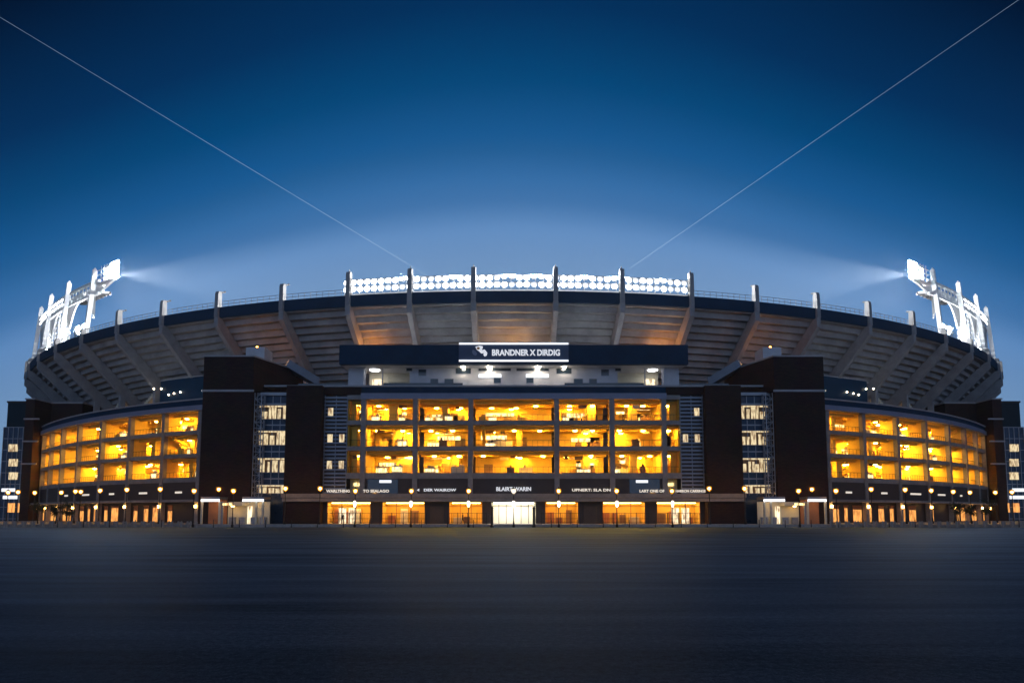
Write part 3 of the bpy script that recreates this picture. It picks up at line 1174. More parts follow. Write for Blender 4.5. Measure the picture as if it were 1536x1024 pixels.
# ------------------------------------------------------------------ press box with navy fascia
YP = 117.0
pb = thing("press_box", "pale press box under a long navy fascia on top of the entrance block", "press box", (0, 121, 23.9))
m = MB()
m.box(-30.4, 30.4, YP, YP + 1.0, 28.03, 31.45)
m.box(-30.3, 30.3, YP + 1.0, YP + 8, 30.9, 31.3)
m.build("navy_fascia", "navy", pb)
m = MB()
m.box(-30.3, 30.3, YP + 1.0, YP + 8, 28.1, 28.5)
m.build("soffit", "press", pb)
YW = 120.5
m = MB()
m.box(-18.6, 18.6, YW, YW + 0.4, 23.9, 28.1)
m.box(-18.6, -18.2, YW + .4, YW + 6, 23.9, 28.1)
m.box(18.2, 18.6, YW + .4, YW + 6, 23.9, 28.1)
m.build("wall", "press", pb)
for sx in (-1, 1):
    m = MB(sx)
    m.box(26.8, 29.6, YW, YW + 0.5, 23.9, 28.1)
    m.build("wall", "press", pb)
    m = MB(sx)
    m.box(18.6, 26.8, YW + 4.5, YW + 4.7, 23.9, 28.1)
    for z in (24.6, 25.5, 26.4, 27.3):
        m.box(18.6, 23.3, YW + 4.3, YW + 4.5, z, z + 0.15)
    m.build("rear_wall", "cream", pb)
    m = MB(sx)
    m.box(23.4, 23.6, YW, YW + 0.2, 23.9, 28.1)
    m.box(26.5, 26.7, YW, YW + 0.2, 23.9, 28.1)
    m.build("pillar", "press", pb)
    m = MB(sx)
    m.box(24.2, 26.2, YW + 4.2, YW + 4.3, 24.9, 26.9)
    m.build("lit_screen", "e_dim2" if "e_dim2" in M else "e_panel", pb)
    m = MB(sx)
    m.lathe([(0.9, 0.0), (0.85, -0.12), (0.3, -0.2)], (25.2, YW + 1.6, 28.09), 14)
    m.build("ceiling_light", "e_white", pb)
    m = MB(sx)
    m.box(9.0, 23.0, YW - 1.5, YW - 1.42, 24.1, 25.0)
    m.box(9.0, 23.0, YW - 1.53, YW - 1.40, 25.0, 25.1)
    m.box(29.5, 38.0, YW - 1.5, YW - 1.42, 24.0, 25.0)
    m.build("balustrade", "glass", pb)
    for px0, px1, py0, py1 in ((610, 618, 548, 556), (628, 639, 554, 563), (646, 657, 568, 575), (667, 680, 568, 575), (684, 706, 550, 560), (718, 766, 549, 556), (741, 751, 566, 574)):
        a_, b_ = at(px0, py1, YW - 0.03), at(px1, py0, YW - 0.03)
        w = MB(sx)
        x0, x1, z0, z1 = -b_.x, -a_.x, a_.z, min(b_.z, 28.05)
        w.box(x0, x1, YW - 0.04, YW - 0.004, z0, z1)
        w.m = 1
        w.box(x0 - 0.08, x0, YW - 0.08, YW - 0.004, z0 - .08, z1)
        w.box(x1, x1 + 0.08, YW - 0.08, YW - 0.004, z0 - .08, z1)
        w.box(x0, x1, YW - 0.08, YW - 0.004, z0 - 0.08, z0)
        w.build("window", [M["glass"], M["steel"]], pb)
    a_, b_ = at(718, 566, YW - 0.1), at(752, 561, YW - 0.1)
    m = MB(sx)
    m.box(-b_.x, -a_.x, YW - 0.12, YW - 0.004, a_.z, b_.z)
    m.build("light_strip", "e_bar", pb)
    for x, r in ((9.0, 0.35), (4.3, 0.5)):
        m = MB(sx)
        m.lathe([(r, 0.0), (r * 0.9, -0.1), (0.1, -0.2)], (x, YP + 2.4, 28.09), 12)
        m.build("ceiling_light", "e_room", pb)

sg = thing("stadium_sign", "navy sign with a bird-like emblem, white lettering and two glowing white bars", "sign", (0, YP - 0.3, 28.4))
m = MB()
m.box(-9.55, 9.55, YP - 0.3, YP - 0.005, 28.3, 31.8)
m.build("panel", "blue_enamel", sg)
for z in (28.4, 31.42):
    m = MB()
    m.box(-9.5, 9.5, YP - 0.55, YP - 0.303, z, z + 0.28)
    m.build("light_bar", "e_bar", sg)
a_ = at(738, 528.5, YP - 0.4)
b_ = at(840, 528.5, YP - 0.4)
text_mesh("lettering", "BRANDNER X DIRDIG", 1.45, b_.x - a_.x, "e_letter", sg, ((a_.x + b_.x) / 2, YP - 0.36, a_.z), bold=0.035)


def blob(name, pts, mat, y, parent, th=0.05):
    """flat emblem piece with thickness, outline in photo pixels"""
    ws = [at(px, py, y) for px, py in pts]
    n = len(ws)
    m = MB()
    m.add([(w.x, y, w.z) for w in ws] + [(w.x, y + th, w.z) for w in ws],
          [tuple(range(n)), tuple(range(n, 2 * n))[::-1]] + [(k, n + k, n + (k + 1) % n, (k + 1) % n) for k in range(n)])
    return m.build(name, mat, parent)


em = blob("emblem", [(713, 520), (719, 518.5), (724, 519), (724, 522), (722, 525), (727, 524), (731, 529), (730, 533), (727, 534.5), (725, 532), (726, 529), (722, 530), (719, 527), (715, 524)], "e_letter", YP - 0.37, sg)
blob("emblem_patch", [(714.5, 521), (718, 520), (720, 521.5), (719, 524), (716, 524)], "orange", YP - 0.43, em)
blob("emblem_patch", [(709, 524), (713, 526), (716, 530), (714, 533), (710, 532), (708, 528)], "slate", YP - 0.37, em)

# ------------------------------------------------------------------ curved concourse wings
P1, P2, P3 = Vector((58.9, 128)), Vector((80.6, 139)), Vector((117.0, 169))


def circum(a, b, c):
    d = 2 * (a.x * (b.y - c.y) + b.x * (c.y - a.y) + c.x * (a.y - b.y))
    ux = (a.length_squared * (b.y - c.y) + b.length_squared * (c.y - a.y) + c.length_squared * (a.y - b.y)) / d
    uy = (a.length_squared * (c.x - b.x) + b.length_squared * (a.x - c.x) + c.length_squared * (b.x - a.x)) / d
    return Vector((ux, uy)), (Vector((ux, uy)) - a).length


WC, WR = circum(P1, P2, P3)


def wing_angle(px):
    """angle (mirrored right side) of the wing point seen at left-side photo pixel px at mid height"""
    best = None
    for k in range(4000):
        ph = 0.2 + 0.72 * k / 4000
        X, Y = WC.x + WR * math.sin(ph), WC.y - WR * math.cos(ph)
        d = Y * math.cos(TILT) + 12 * math.sin(TILT)
        e = abs(F_PX * X / d - (PX0 - px))
        if best is None or e < best[0]:
            best = (e, ph)
    return best[1]


WPX = [299.5, 245, 194, 151, 116.5, 92, 75, 63]
WPH = [wing_angle(p) for p in WPX]


def wp(r, ph, z=0):
    return Vector((WC.x + r * math.sin(ph), WC.y - r * math.cos(ph), z))


WCT = (WC.x, WC.y)
wa, wb = WPH[0] - 0.04, WPH[-1] + 0.02
WDZ = {True: 0.0}
for sx, word in ((-1, "left"), (1, "right")):
    wg = thing("curved_wing", "curved %s wing of the stadium with three storeys of open yellow-lit bays" % word, "stadium building", (sx * 85, 142, PLAZA_Z), "curved wings of the stadium")
    NA = 24
    for ph in WPH:
        m = MB(sx)
        m.T = None
        c = wp(WR, ph)
        tn = Vector((math.cos(ph), math.sin(ph), 0))
        nn = Vector((-math.sin(ph), math.cos(ph), 0))
        hw = 0.42
        poly = [c + tn * -hw - nn * 0.3, c + tn * hw - nn * 0.3, c + tn * hw + nn * 0.6, c - tn * hw + nn * 0.6]
        m.prism([(p.x, p.y) for p in poly], 0.45, 21.6)
        m.build("column", "concrete", wg)
    for ph in WPH:
        for z0, z1 in ROWS:
            m = MB(sx)
            m.T = frame(wp(WR, ph), (math.cos(ph), math.sin(ph), 0))
            m.box(-0.2, 0.2, 0.62, 3.4, z0, z1)
            m.build("cross_wall", "warmwall", wg)
    for (z0, z1) in ((8.1, 8.98), (12.72, 13.48), (17.12, 17.88)):
        m = MB(sx)
        m.arcbox(WCT, WR - 0.5, WR + 0.12, z0, z1, wa, wb, NA)
        m.build("floor_beam", "concrete", wg)
        m = MB(sx)
        m.arcbox(WCT, WR - 9, WR - 0.5, z0 + 0.1, z1 - 0.004, wa, wb, NA)
        m.build("floor_slab", "warmfloor", wg)
    m = MB(sx)
    m.arcbox(WCT, WR - 9, WR - 0.4, 21.47, 21.9, wa, wb, NA)
    m.build("roof_slab", "warmwall", wg)
    m = MB(sx)
    m.arcbox(WCT, WR - 0.4, WR + 0.75, 21.6, 22.55, wa, wb + .02, NA)
    m.build("roof_beam", "slate", wg)
    m = MB(sx)
    m.arcbox(WCT, WR - 0.4, WR + 0.4, 22.55, 23.6, wa, wb + .02, NA)
    m.build("parapet", "navy", wg)
    m = MB(sx)
    m.arcbox(WCT, WR - 1.0, WR + 0.6, 23.6, 23.85, wa, wb + .02, NA)
    m.build("coping", "coping", wg)
    m = MB(sx)
    m.arcbox(WCT, WR - 0.2, WR + 0.1, 4.6, 8.08, wa, wb, NA)
    m.build("sign_band", "darkpanel", wg)
    m = MB(sx)
    m.arcbox(WCT, WR + 0.1, WR + 2.2, 4.3, 4.75, wa, wb, NA)
    m.build("canopy", "concrete", wg)
    m = MB(sx)
    m.arcbox(WCT, WR - 1.2, WR - 0.8, 0.45, 4.58, wa, wb, NA)
    m.build("ground_wall", "darkpanel", wg)
    for r_, (z0, z1) in enumerate(ROWS):
        for b in range(7):
            A_, B_ = wp(WR, WPH[b]), wp(WR, WPH[b + 1])
            d = (B_ - A_)
            L = d.length
            T = frame((A_.x, A_.y, 0), (d.x, d.y, 0)) @ Matrix.Translation((0.43, 0, 0))
            fit_bay(wg, T, L - 0.86, z0, z1, 1000 + 100 * r_ + b + (0 if sx < 0 else 37), sx=sx, D=7.5 if b < 4 else 6.0, wing=True)
    # lit ground-floor doors, more of them added for warm spill, and sign strips
    rnd = random.Random(5 + sx)
    for b in range(7):
        for t in (0.18, 0.5, 0.82):
            if rnd.random() < 0.25:
                continue
            ph = WPH[b] + (WPH[b + 1] - WPH[b]) * t
            m = MB(sx)
            m.T = frame(wp(WR - 0.7, ph), (math.cos(ph), math.sin(ph), 0))
            w = rnd.uniform(0.5, 1.5)
            m.box(-w, w, 0.02, 0.1 - 0.11, 0.46, 3.6)
            m.box(-w - .1, w + .1, -0.14, -0.02, 3.61, 3.75)
            m.m = 1
            m.box(-w + 0.1, w - 0.1, -0.04, -0.012, 0.6, rnd.uniform(2.6, 3.5))
            m.build("lit_door", [M["terracotta"], M["e_glow"] if "e_glow" in M else M["e_panel"]], wg)
    for b, ph in enumerate(WPH):
        m = MB(sx)
        m.T = frame(wp(WR + 0.3, ph), (math.cos(ph), math.sin(ph), 0))
        m.box(-0.1, 0.1, -0.22, -0.003, 3.15, 3.25)
        m.m = 1
        m.box(-0.13, 0.13, -0.35, -0.08, 3.26, 3.75)
        m.build("wall_lantern", [M["dark"], M["e_lamp2"]], wg)
    for b in range(5):
        ph = WPH[b] + (WPH[b + 1] - WPH[b]) * 0.5
        m = MB(sx)
        m.T = frame(wp(WR + 0.2, ph), (math.cos(ph), math.sin(ph), 0))
        w = rnd.uniform(0.6, 2.2)
        m.box(-w, w, 0, 0.06, 6.0, 6.35)
        m.build("lit_sign", "e_letterw", wg)

    # ----- upper setback wall, stair flights under the deck
    ub = thing("upper_concourse_wall", "dark navy setback wall above the %s wing with a string of small lamps" % word, "wall", bp(168, sx * R(22), 23.9), "setback walls above the wings")
    m = MB(sx)
    zt = at(300, 562, 145).z
    m.arcbox(BC, 168.3, 168.8, 25.9, zt, R(16), R(28.2), 16)
    m.build("wall_panel", "navy", ub)
    m = MB(sx)
    m.arcbox(BC, 168.2, 168.95, zt, zt + 0.18, R(16), R(28.2), 16)
    m.build("coping", "coping", ub)
    m = MB(sx)
    m.arcbox(BC, 167.0, 167.3, 20, 25.9, R(16), R(46), 20)
    m.build("recess_wall", "darkpanel", ub)
    for px, py in ((292, 586), (258, 588), (247, 590), (240, 592), (216, 583), (228, 583)):
        best = min((abs((bp(168.9, R(a / 10), 0).x) / (bp(168.9, R(a / 10), 0).y) - (PX0 - px) / F_PX * 0.985), a) for a in range(150, 500))
        a = R(best[1] / 10)
        Yd = bp(168.9, a, 0).y
        z = at(px, py, Yd).z
        m = MB(sx)
        m.ball(bp(169.0, a, z), 0.19, 10, 6)
        m.build("wall_lamp", "e_lantern", ub)
    for a0 in (29.9, 34.9):
        stf = thing("stair_flight", "amber-lit concrete stair flight under the %s end of the deck, %s the farther column" % (word, "before" if a0 < 31 else "beyond"), "stairs", bp(164, sx * R(a0 + 2), 22), "stair flights under the deck")
        m = MB(sx)
        n = 14
        for k in range(n):
            t0, t1 = k / n, (k + 1) / n
            ph0, ph1 = R(a0 + 0.5 + 3.4 * t0), R(a0 + 0.5 + 3.4 * t1)
            z = 31.2 - 6.0 * t0
            m.arcbox(BC, 163.5, 165.5, z - 0.9, z, ph0, ph1, 1)
        m.build("flight", "cream", stf)
        m = MB(sx)
        m.arcbox(BC, 163.0, 166.0, 24.6, 24.95, R(a0 + 0.4), R(a0 + 4.2), 4)
        m.build("landing", "cream", stf)
        m = MB(sx)
        for k in range(3):
            m.ball(bp(164.5, R(a0 + 1.0 + k * 1.3), 25.6), 0.28, 8, 6)
        m.build("lamp", "e_amber", stf)

    # ----- outer brick block with glazed corner, and the dark tower behind
    ob = thing("outer_block", "dark brick block with a glazed corner at the far %s end of the stadium" % word, "building", (sx * 126, 172, PLAZA_Z), "outer blocks at the stadium ends")
    a1 = at(47, 640, 166)
    a2 = at(38, 640, 168)
    x_in = -at(124, 602, 172).x
    m = MB(sx)
    xo = -at(38, 620, 166).x
    zt = at(60, 601, 168).z
    m.box(-at(60, 620, 168).x, xo, 166, 182, 0.45, zt)
    m.box(x_in, -at(60, 620, 168).x, 172, 182, 18, zt - 0.01)
    m.build("brick_body", "brick", ob)
    for z in (zt - 5.0, zt - 10.5, zt - 16.0):
        m = MB(sx)
        m.box(-at(60, 620, 166).x, xo + .15, 165.7, 165.995, z, z + 0.35)
        m.build("ledge", "coping", ob)
    m = MB(sx)
    m.box(x_in - 0.2, -at(60, 620, 168).x, 171.8, 182.2, zt + .0, zt + 0.3)
    m.box(-at(60, 620, 168).x, xo + .2, 165.8, 182.2, zt + .002, zt + 0.31)
    m.build("coping", "coping", ob)
    m = MB(sx)
    xg0, xg1 = xo, -at(6, 680, 168).x
    zg = at(20, 641, 168).z
    m.box(xg0 + 0.01, xg1, 167.5, 180, 0.45, zg)
    m.build("glazing", "bluepane", ob)
    m = MB(sx)
    for k in range(6):
        x = xg0 + (xg1 - xg0) * k / 5
        m.box(x - 0.07, x + 0.07, 167.35, 167.49, 0.45, zg)
    for k in range(9):
        z = 1 + (zg - 1) * k / 8
        m.box(xg0 + 0.01, xg1, 167.4, 167.48, z - 0.08, z + 0.08)
    m.build("mullions", "steel", ob)
    for py in (672, 694, 714):
        a_, b_ = at(13, py + 5, 167.3), at(27, py - 6, 167.3)
        m = MB(sx)
        m.box(-b_.x, -a_.x, 167.2, 167.3, a_.z, b_.z)
        m.build("lit_window", "e_dim" if "e_dim" in M else "e_panel", ob)
    for py, px0, px1 in ((734, 2, 22), (745, 4, 26)):
        a_, b_ = at(px0, py + 3, 165), at(px1, py - 2, 165)
        m = MB(sx)
        m.box(-b_.x, -a_.x, 165, 165.2, a_.z, b_.z)
        m.build("lit_strip", "e_bar", ob)
    for px0, px1 in ((1, 12), (16, 26), (29, 37)):
        a_, b_ = at(px0, 768, 165), at(px1, 754, 165)
        m = MB(sx)
        m.box(-b_.x, -a_.x, 167.2, 167.34, a_.z, b_.z)
        m.build("lit_door", "e_glow", ob)
    dt = thing("dark_block", "plain dark teal block rising behind the glazed corner at the far %s edge" % word, "building", (sx * 136, 192, PLAZA_Z), "dark blocks at the edges")
    m = MB(sx)
    xa, xb = -at(47, 605, 185).x, -at(12, 605, 185).x
    m.box(xa, xb, 185, 215, 0.45, at(30, 604, 185).z)
    m.build("wall", "teal", dt)
    m = MB(sx)
    m.box(xa - .2, xb + .2, 184.8, 215.2, at(30, 604, 185).z, at(30, 604, 185).z + 0.5)
    m.build("roof_edge", "dark", dt)

# lamps behind the press box roof that light the deck underside (they glow orange in the photo)
for px, py, Yd, mat, r, lab in ((556, 521, 131, "e_deck", 0.45, "orange lamp tucked under the deck above the left end of the navy fascia"),
                           (996, 521, 131, "e_deck", 0.45, "orange lamp tucked under the deck above the right end of the navy fascia"),
                           (386, 522, 132, "e_deck", 0.3, "orange lamp under the deck behind the left rooftop unit"),
                           (1155, 522, 132, "e_deck", 0.3, "orange lamp under the deck behind the right rooftop unit"),
                           (770, 524, 128, "e_bulb", 0.4, "warm floodlight behind the stadium sign washing the middle bay of the deck")):
    p = at(px, py, Yd)
    lo = thing("deck_lamp", lab, "lamp", (p.x, p.y, 31.3 if 520 < px < 1020 else 28.4), "lamps under the deck")
    m = MB()
    m.tube((p.x, p.y, 31.3 if 520 < px < 1020 else 28.4), (p.x, p.y, p.z), 0.08)
    m.build("stem", "dark", lo)
    m = MB()
    m.ball((p.x, p.y, p.z), r, 10, 6)
    m.build("bulb", mat, lo)

# unseen fill lights added on the roofs to brighten the deck underside
for sx in (-1, 1):
    word = "left" if sx < 0 else "right"
    spots = [(x, 124.5, 31.3) for x in (4.5, 12, 19.5, 27)]
    spots += [(WC.x + (WR - 4) * math.sin(ph), WC.y - (WR - 4) * math.cos(ph), 21.9) for ph in (WPH[0] + .03, WPH[1] + .05, WPH[3])]
    for i, (x, y, z) in enumerate(spots):
        lo = thing("fill_light", "unseen fill light added on the %s side roof to brighten the deck" % word, "lamp", (sx * x, y, z), "added fill lights on the %s side roofs" % word)
        m = MB(sx)
        m.box(x - 0.7, x + 0.7, y - 0.3, y + 0.3, z, z + 0.25)
        m.build("housing", "dark", lo)
        m = MB(sx)
        m.box(x - 0.65, x + 0.65, y - 0.25, y + 0.25, z + 0.254, z + 0.28)
        m.build("lens", "e_fill", lo)

# ------------------------------------------------------------------ ticket booths
for sx, word in ((-1, "left"), (1, "right")):
    Yk = 109.0
    kb = thing("ticket_booth", "lit entrance booth with two white-edged flat canopies at the foot of the %s brick tower" % word, "ticket booth", (sx * 46, Yk, PLAZA_Z), "entrance booths at the towers")

    def kx(px):
        return -at(px, 765, Yk).x
    zc = at(320, 749, Yk).z
    for (p0, p1) in ((303, 331), (365, 397)):
        m = MB(sx)
        m.box(kx(p1), kx(p0), Yk - 0.6, Yk + 2.6, zc + 0.06, zc + 0.45)
        cn = m.build("canopy", "steel", kb)
        m = MB(sx)
        m.box(kx(p1) + .05, kx(p0) - .05, Yk - 0.63, Yk - 0.4, zc - 0.3, zc + 0.05)
        m.build("light_strip", "e_white2" if "e_white2" in M else "e_bar", cn)
    for p, mt in ((303.5, "cream"), (330, "cream"), (334, "steel"), (385, "cream"), (395, "cream")):
        m = MB(sx)
        m.box(kx(p) - 0.14, kx(p) + 0.14, Yk - 0.3, Yk - 0.02, 0.46, zc - 0.31)
        m.build("pillar", mt, kb)
    m = MB(sx)
    m.box(kx(331), kx(303), Yk + 2.3, Yk + 2.5, 0.46, zc)
    m.build("back_wall", "terracotta", kb)
    m = MB(sx)
    m.box(kx(397), kx(333), Yk + 2.3, Yk + 2.5, 0.46, zc - 0.3)
    m.box(kx(364), kx(333), Yk - .3, Yk + 2.29, zc - 0.95, zc - 0.5)
    m.build("back_wall", "cream", kb)
    m = MB(sx)
    m.box(kx(370), kx(363.5), Yk + 2.15, Yk + 2.28, 0.47, 3.3)
    m.build("lit_door", "e_dim2" if "e_dim2" in M else "e_panel", kb)
    m = MB(sx)
    m.box(kx(350), kx(335), Yk - 0.34, Yk - 0.305, zc - 0.9, zc - 0.55)
    m.build("lit_board", "e_panel", kb)
    for p in (317, 345, 380):
        m = MB(sx)
        m.lathe([(0.25, 0), (0.22, -0.12), (0.05, -0.16)], (kx(p), Yk + 1.0, zc - (0.0 if p != 345 else 1.0)), 10)
        m.build("ceiling_light", "e_shop", kb)
    for p in (341, 356, 374, 388):
        m = MB(sx)
        m.box(kx(p) - 0.5, kx(p) + 0.5, Yk + 1.9, Yk + 2.2, 0.47, 0.47 + 1.0)
        m.box(kx(p) - 0.55, kx(p) + 0.55, Yk + 1.85, Yk + 2.22, 1.475, 1.55)
        for q in (-0.3, 0.0, 0.3):
            m.tube((kx(p) + q, Yk + 1.88, 1.2), (kx(p) + q, Yk + 1.5, 1.1), 0.03, n=6)
        m.build("turnstile", "steel", kb)


# ------------------------------------------------------------------ street lamps
def lamp_proto(kind):
    o = thing("street_lamp", "x", "street lamp", (0, 0, 0), "street lamps along the forecourt")
    m = MB()
    H = 5.1
    m.lathe([(0.20, 0), (0.20, 0.35), (0.13, 0.45), (0.11, 0.9), (0.075, 1.0), (0.055, H - 0.2), (0.09, H - 0.15), (0.09, H)], (0, 0, 0), 10)
    p_ = m.build("post", "dark", o, True)
    m = MB()
    m.lathe([(0.10, H), (0.20, H + 0.08), (0.12, H + 0.12)], (0, 0, 0), 10)
    m.lathe([(0.34, H + 0.88), (0.2, H + 1.0), (0.05, H + 1.08), (0.02, H + 1.25)], (0, 0, 0), 10)
    for k in range(6):
        a = k * PI / 3
        m.tube((0.14 * math.cos(a), 0.14 * math.sin(a), H + 0.1), (0.33 * math.cos(a), 0.33 * math.sin(a), H + 0.9), 0.014, n=5)
    m.build("lantern_frame", "dark", o)
    m = MB()
    m.lathe([(0.13, H + 0.13), (0.36, H + 0.38), (0.40, H + 0.62), (0.35, H + 0.87)], (0, 0, 0), 14)
    gl = m.build("globe", "amber_glass" if kind != "twin_white" else "white_glass", o, True)
    m = MB()
    m.ball((0, 0, H + 0.55), 0.19, 10, 6)
    m.build("bulb", "e_bulb" if kind != "twin_white" else "e_lantern", gl, True)
    if kind.startswith("twin"):
        m = MB()
        m.lathe([(0.08, 3.15), (0.19, 3.35), (0.19, 3.95), (0.06, 4.1)], (0, -0.25, 0), 10)
        m.build("lower_lantern", "e_lantern", o, True)
        m = MB()
        m.bar((0, 0, 3.6), (0, -0.25, 3.6), 0.05)
        m.bar((0, 0, 4.15), (0, -0.25, 4.15), 0.05)
        m.build("bracket", "dark", o)
    return o


LAMPS = [("twin", [(533, 107.4, "beside the entrance block's outer louvre screen"), (617, 107.4, "in front of the second column of the entrance block"), (703, 107.4, "just beside the bright central doors"),
                   (838, 107.4, ""), (925, 107.4, ""), (1008, 107.4, "")]),
         ("twin_white", [(770.5, 107.4, "")]),
         ("single", [(-6, 128, ""), (12, 128, ""), (27, 126, ""), (52, 130, ""), (92, 128, ""), (113, 122, ""), (121, 124, ""), (150, 118, ""), (190, 114, ""), (240, 112, ""), (291, 107, ""), (328, 112, ""), (350, 107, ""), (428, 109, ""), (480, 109, ""),
                     (1064, 109, ""), (1117, 109, ""), (1198, 107, ""), (1218, 112, ""), (1254, 107, ""), (1307, 112, ""), (1358, 114, ""), (1397, 118, ""), (1430, 124, ""), (1455, 128, ""), (1493, 128, ""), (1518, 126, "")])]
ORD = ["first", "second", "third", "fourth", "fifth", "sixth", "seventh", "eighth", "ninth", "tenth", "eleventh", "twelfth", "thirteenth", "fourteenth", "fifteenth"]
seq = sorted([(px, k) for k, l in LAMPS for px, _, _ in l])
nleft = [p for p, _ in seq if p < 760]
nright = [p for p, _ in seq if p > 780][::-1]
for kind, lst in LAMPS:
    proto = lamp_proto(kind)
    kids = list(proto.children)
    for i, (px, Yl, _) in enumerate(lst):
        o = proto
        if i:
            o = proto.copy()
            C.objects.link(o)
            for ch in kids:
                c = ch.copy()
                C.objects.link(c)
                c.parent = o
                for gch in ch.children:
                    gc = gch.copy()
                    C.objects.link(gc)
                    gc.parent = c
        p = at(px, 740, Yl)
        o.location = (p.x, Yl, 0 if Yl < PLAZA_Y else PLAZA_Z)
        if px in nleft:
            lab = "orange street lamp, %s along the forecourt counted from the left edge of the photo" % ORD[nleft.index(px)] if nleft.index(px) < 15 else "orange street lamp nearest the bright entrance doors on their left side"
        elif px in nright:
            lab = "orange street lamp, %s along the forecourt counted from the right edge of the photo" % ORD[nright.index(px)] if nright.index(px) < 15 else "orange street lamp nearest the bright entrance doors on their right side"
        else:
            lab = "white-lit street lamp standing right in front of the bright central doors"
        if kind == "twin":
            lab = "tmp"
        tag(o, lab)
# make the labels of lamps whose ordinal ran out unique
seen = {}
for o in C.objects:
    if o.get("category") == "street lamp":
        l = o["label"]
        seen.setdefault(l, []).append(o)
for l, os_ in seen.items():
    if len(os_) > 1:
        os_.sort(key=lambda q: abs(q.location.x))
        names = ["closest to the doors", "second from the doors", "third from the doors", "fourth from the doors", "fifth from the doors"]
        for k, o in enumerate(os_):
            side = "left" if o.location.x < 0 else "right"
            o["label"] = "street lamp with a pale lower lantern, %s on the %s side" % (names[k // 2], side)

# ------------------------------------------------------------------ railings on the plinth edge, posts, bollards
SEG = [(491, 557), (570, 640), (672, 730), (812, 870), (903, 972), (985, 1052)]
WHERE = ["before the outermost left shop", "before the second shop from the left", "before the shop left of the bright doors", "before the shop right of the bright doors", "before the second shop from the right", "before the outermost right shop"]
for (p0, p1), wtxt in zip(SEG, WHERE):
    a_, b_ = at(p0, 775, 109.2), at(p1, 775, 109.2)
    fo = thing("railing", "black metal railing on the plinth " + wtxt, "railing", ((a_.x + b_.x) / 2, 109.2, PLAZA_Z), "black railings before the shops")
    m = MB()
    for z in (0.62, 1.25, 2.1):
        m.box(a_.x, b_.x, 109.17, 109.23, PLAZA_Z + z - 0.4, PLAZA_Z + z - 0.34)
    n = int((b_.x - a_.x) / 0.28)
    for k in range(n + 1):
        x = a_.x + (b_.x - a_.x) * k / n
        m.box(x - 0.013, x + 0.013, 109.185, 109.215, PLAZA_Z + 0.25, PLAZA_Z + 1.7)
    m.build("rails", "dark", fo)
    n = 4
    for k in range(n + 1):
        x = a_.x + (b_.x - a_.x) * k / n
        m = MB()
        m.box(x - 0.05, x + 0.05, 109.15, 109.25, PLAZA_Z, PLAZA_Z + 1.85)
        m.build("post", "dark", fo)

# doors' tall dark gate posts at the bright entrance
for px, lab in ((738, "tall dark gate post at the left side of the bright central doors"), (801, "tall dark gate post at the right side of the bright central doors")):
    p = at(px, 790, 107.0)
    m = MB()
    m.lathe([(0.28, 0), (0.28, 0.3), (0.2, 0.4), (0.2, 2.9), (0.26, 3.0), (0.1, 3.2)], (p.x, 107.0, 0), 10)
    tag(m.build("gate_post", "dark"), lab, "post", "gate posts at the central doors")
# slim posts along the plinth edge, one every few metres
proto = None
k = 0
for i, px in enumerate([8 + 39 * j for j in range(40)]):
    if 725 < px < 815:
        continue
    p = at(px, 790, 107.4)
    if proto is None:
        m = MB()
        m.lathe([(0.09, 0), (0.09, 0.15), (0.06, 0.2), (0.055, 1.05), (0.08, 1.08), (0.02, 1.18)], (0, 0, 0), 8)
        proto = m.build("kerb_post", "dark")
        o = proto
    else:
        o = proto.copy()
        C.objects.link(o)
    o.location = (p.x, 107.4, 0)
    tag(o, "slim black post in the row along the foot of the pale plinth", "post", "slim black posts along the plinth")
# pale bollards in the forecourt of the wings
proto = None
for sx in (-1, 1):
    for j in range(44):
        px = -4 + j * 6.9
        p = at(px, 786, 106.6)
        if proto is None:
            m = MB()
            m.lathe([(0.16, 0), (0.16, 0.72), (0.19, 0.76), (0.15, 0.9), (0.03, 0.97)], (0, 0, 0), 8)
            proto = m.build("bollard", "kerb")
            o = proto
        else:
            o = proto.copy()
            C.objects.link(o)
        o.location = (sx * -p.x, 106.6 + 0.5 * (j % 2), 0)
        tag(o, "short pale bollard in the dense row before the %s wing" % ("left" if sx < 0 else "right"), "bollard", "pale bollards before the %s wing" % ("left" if sx < 0 else "right"))

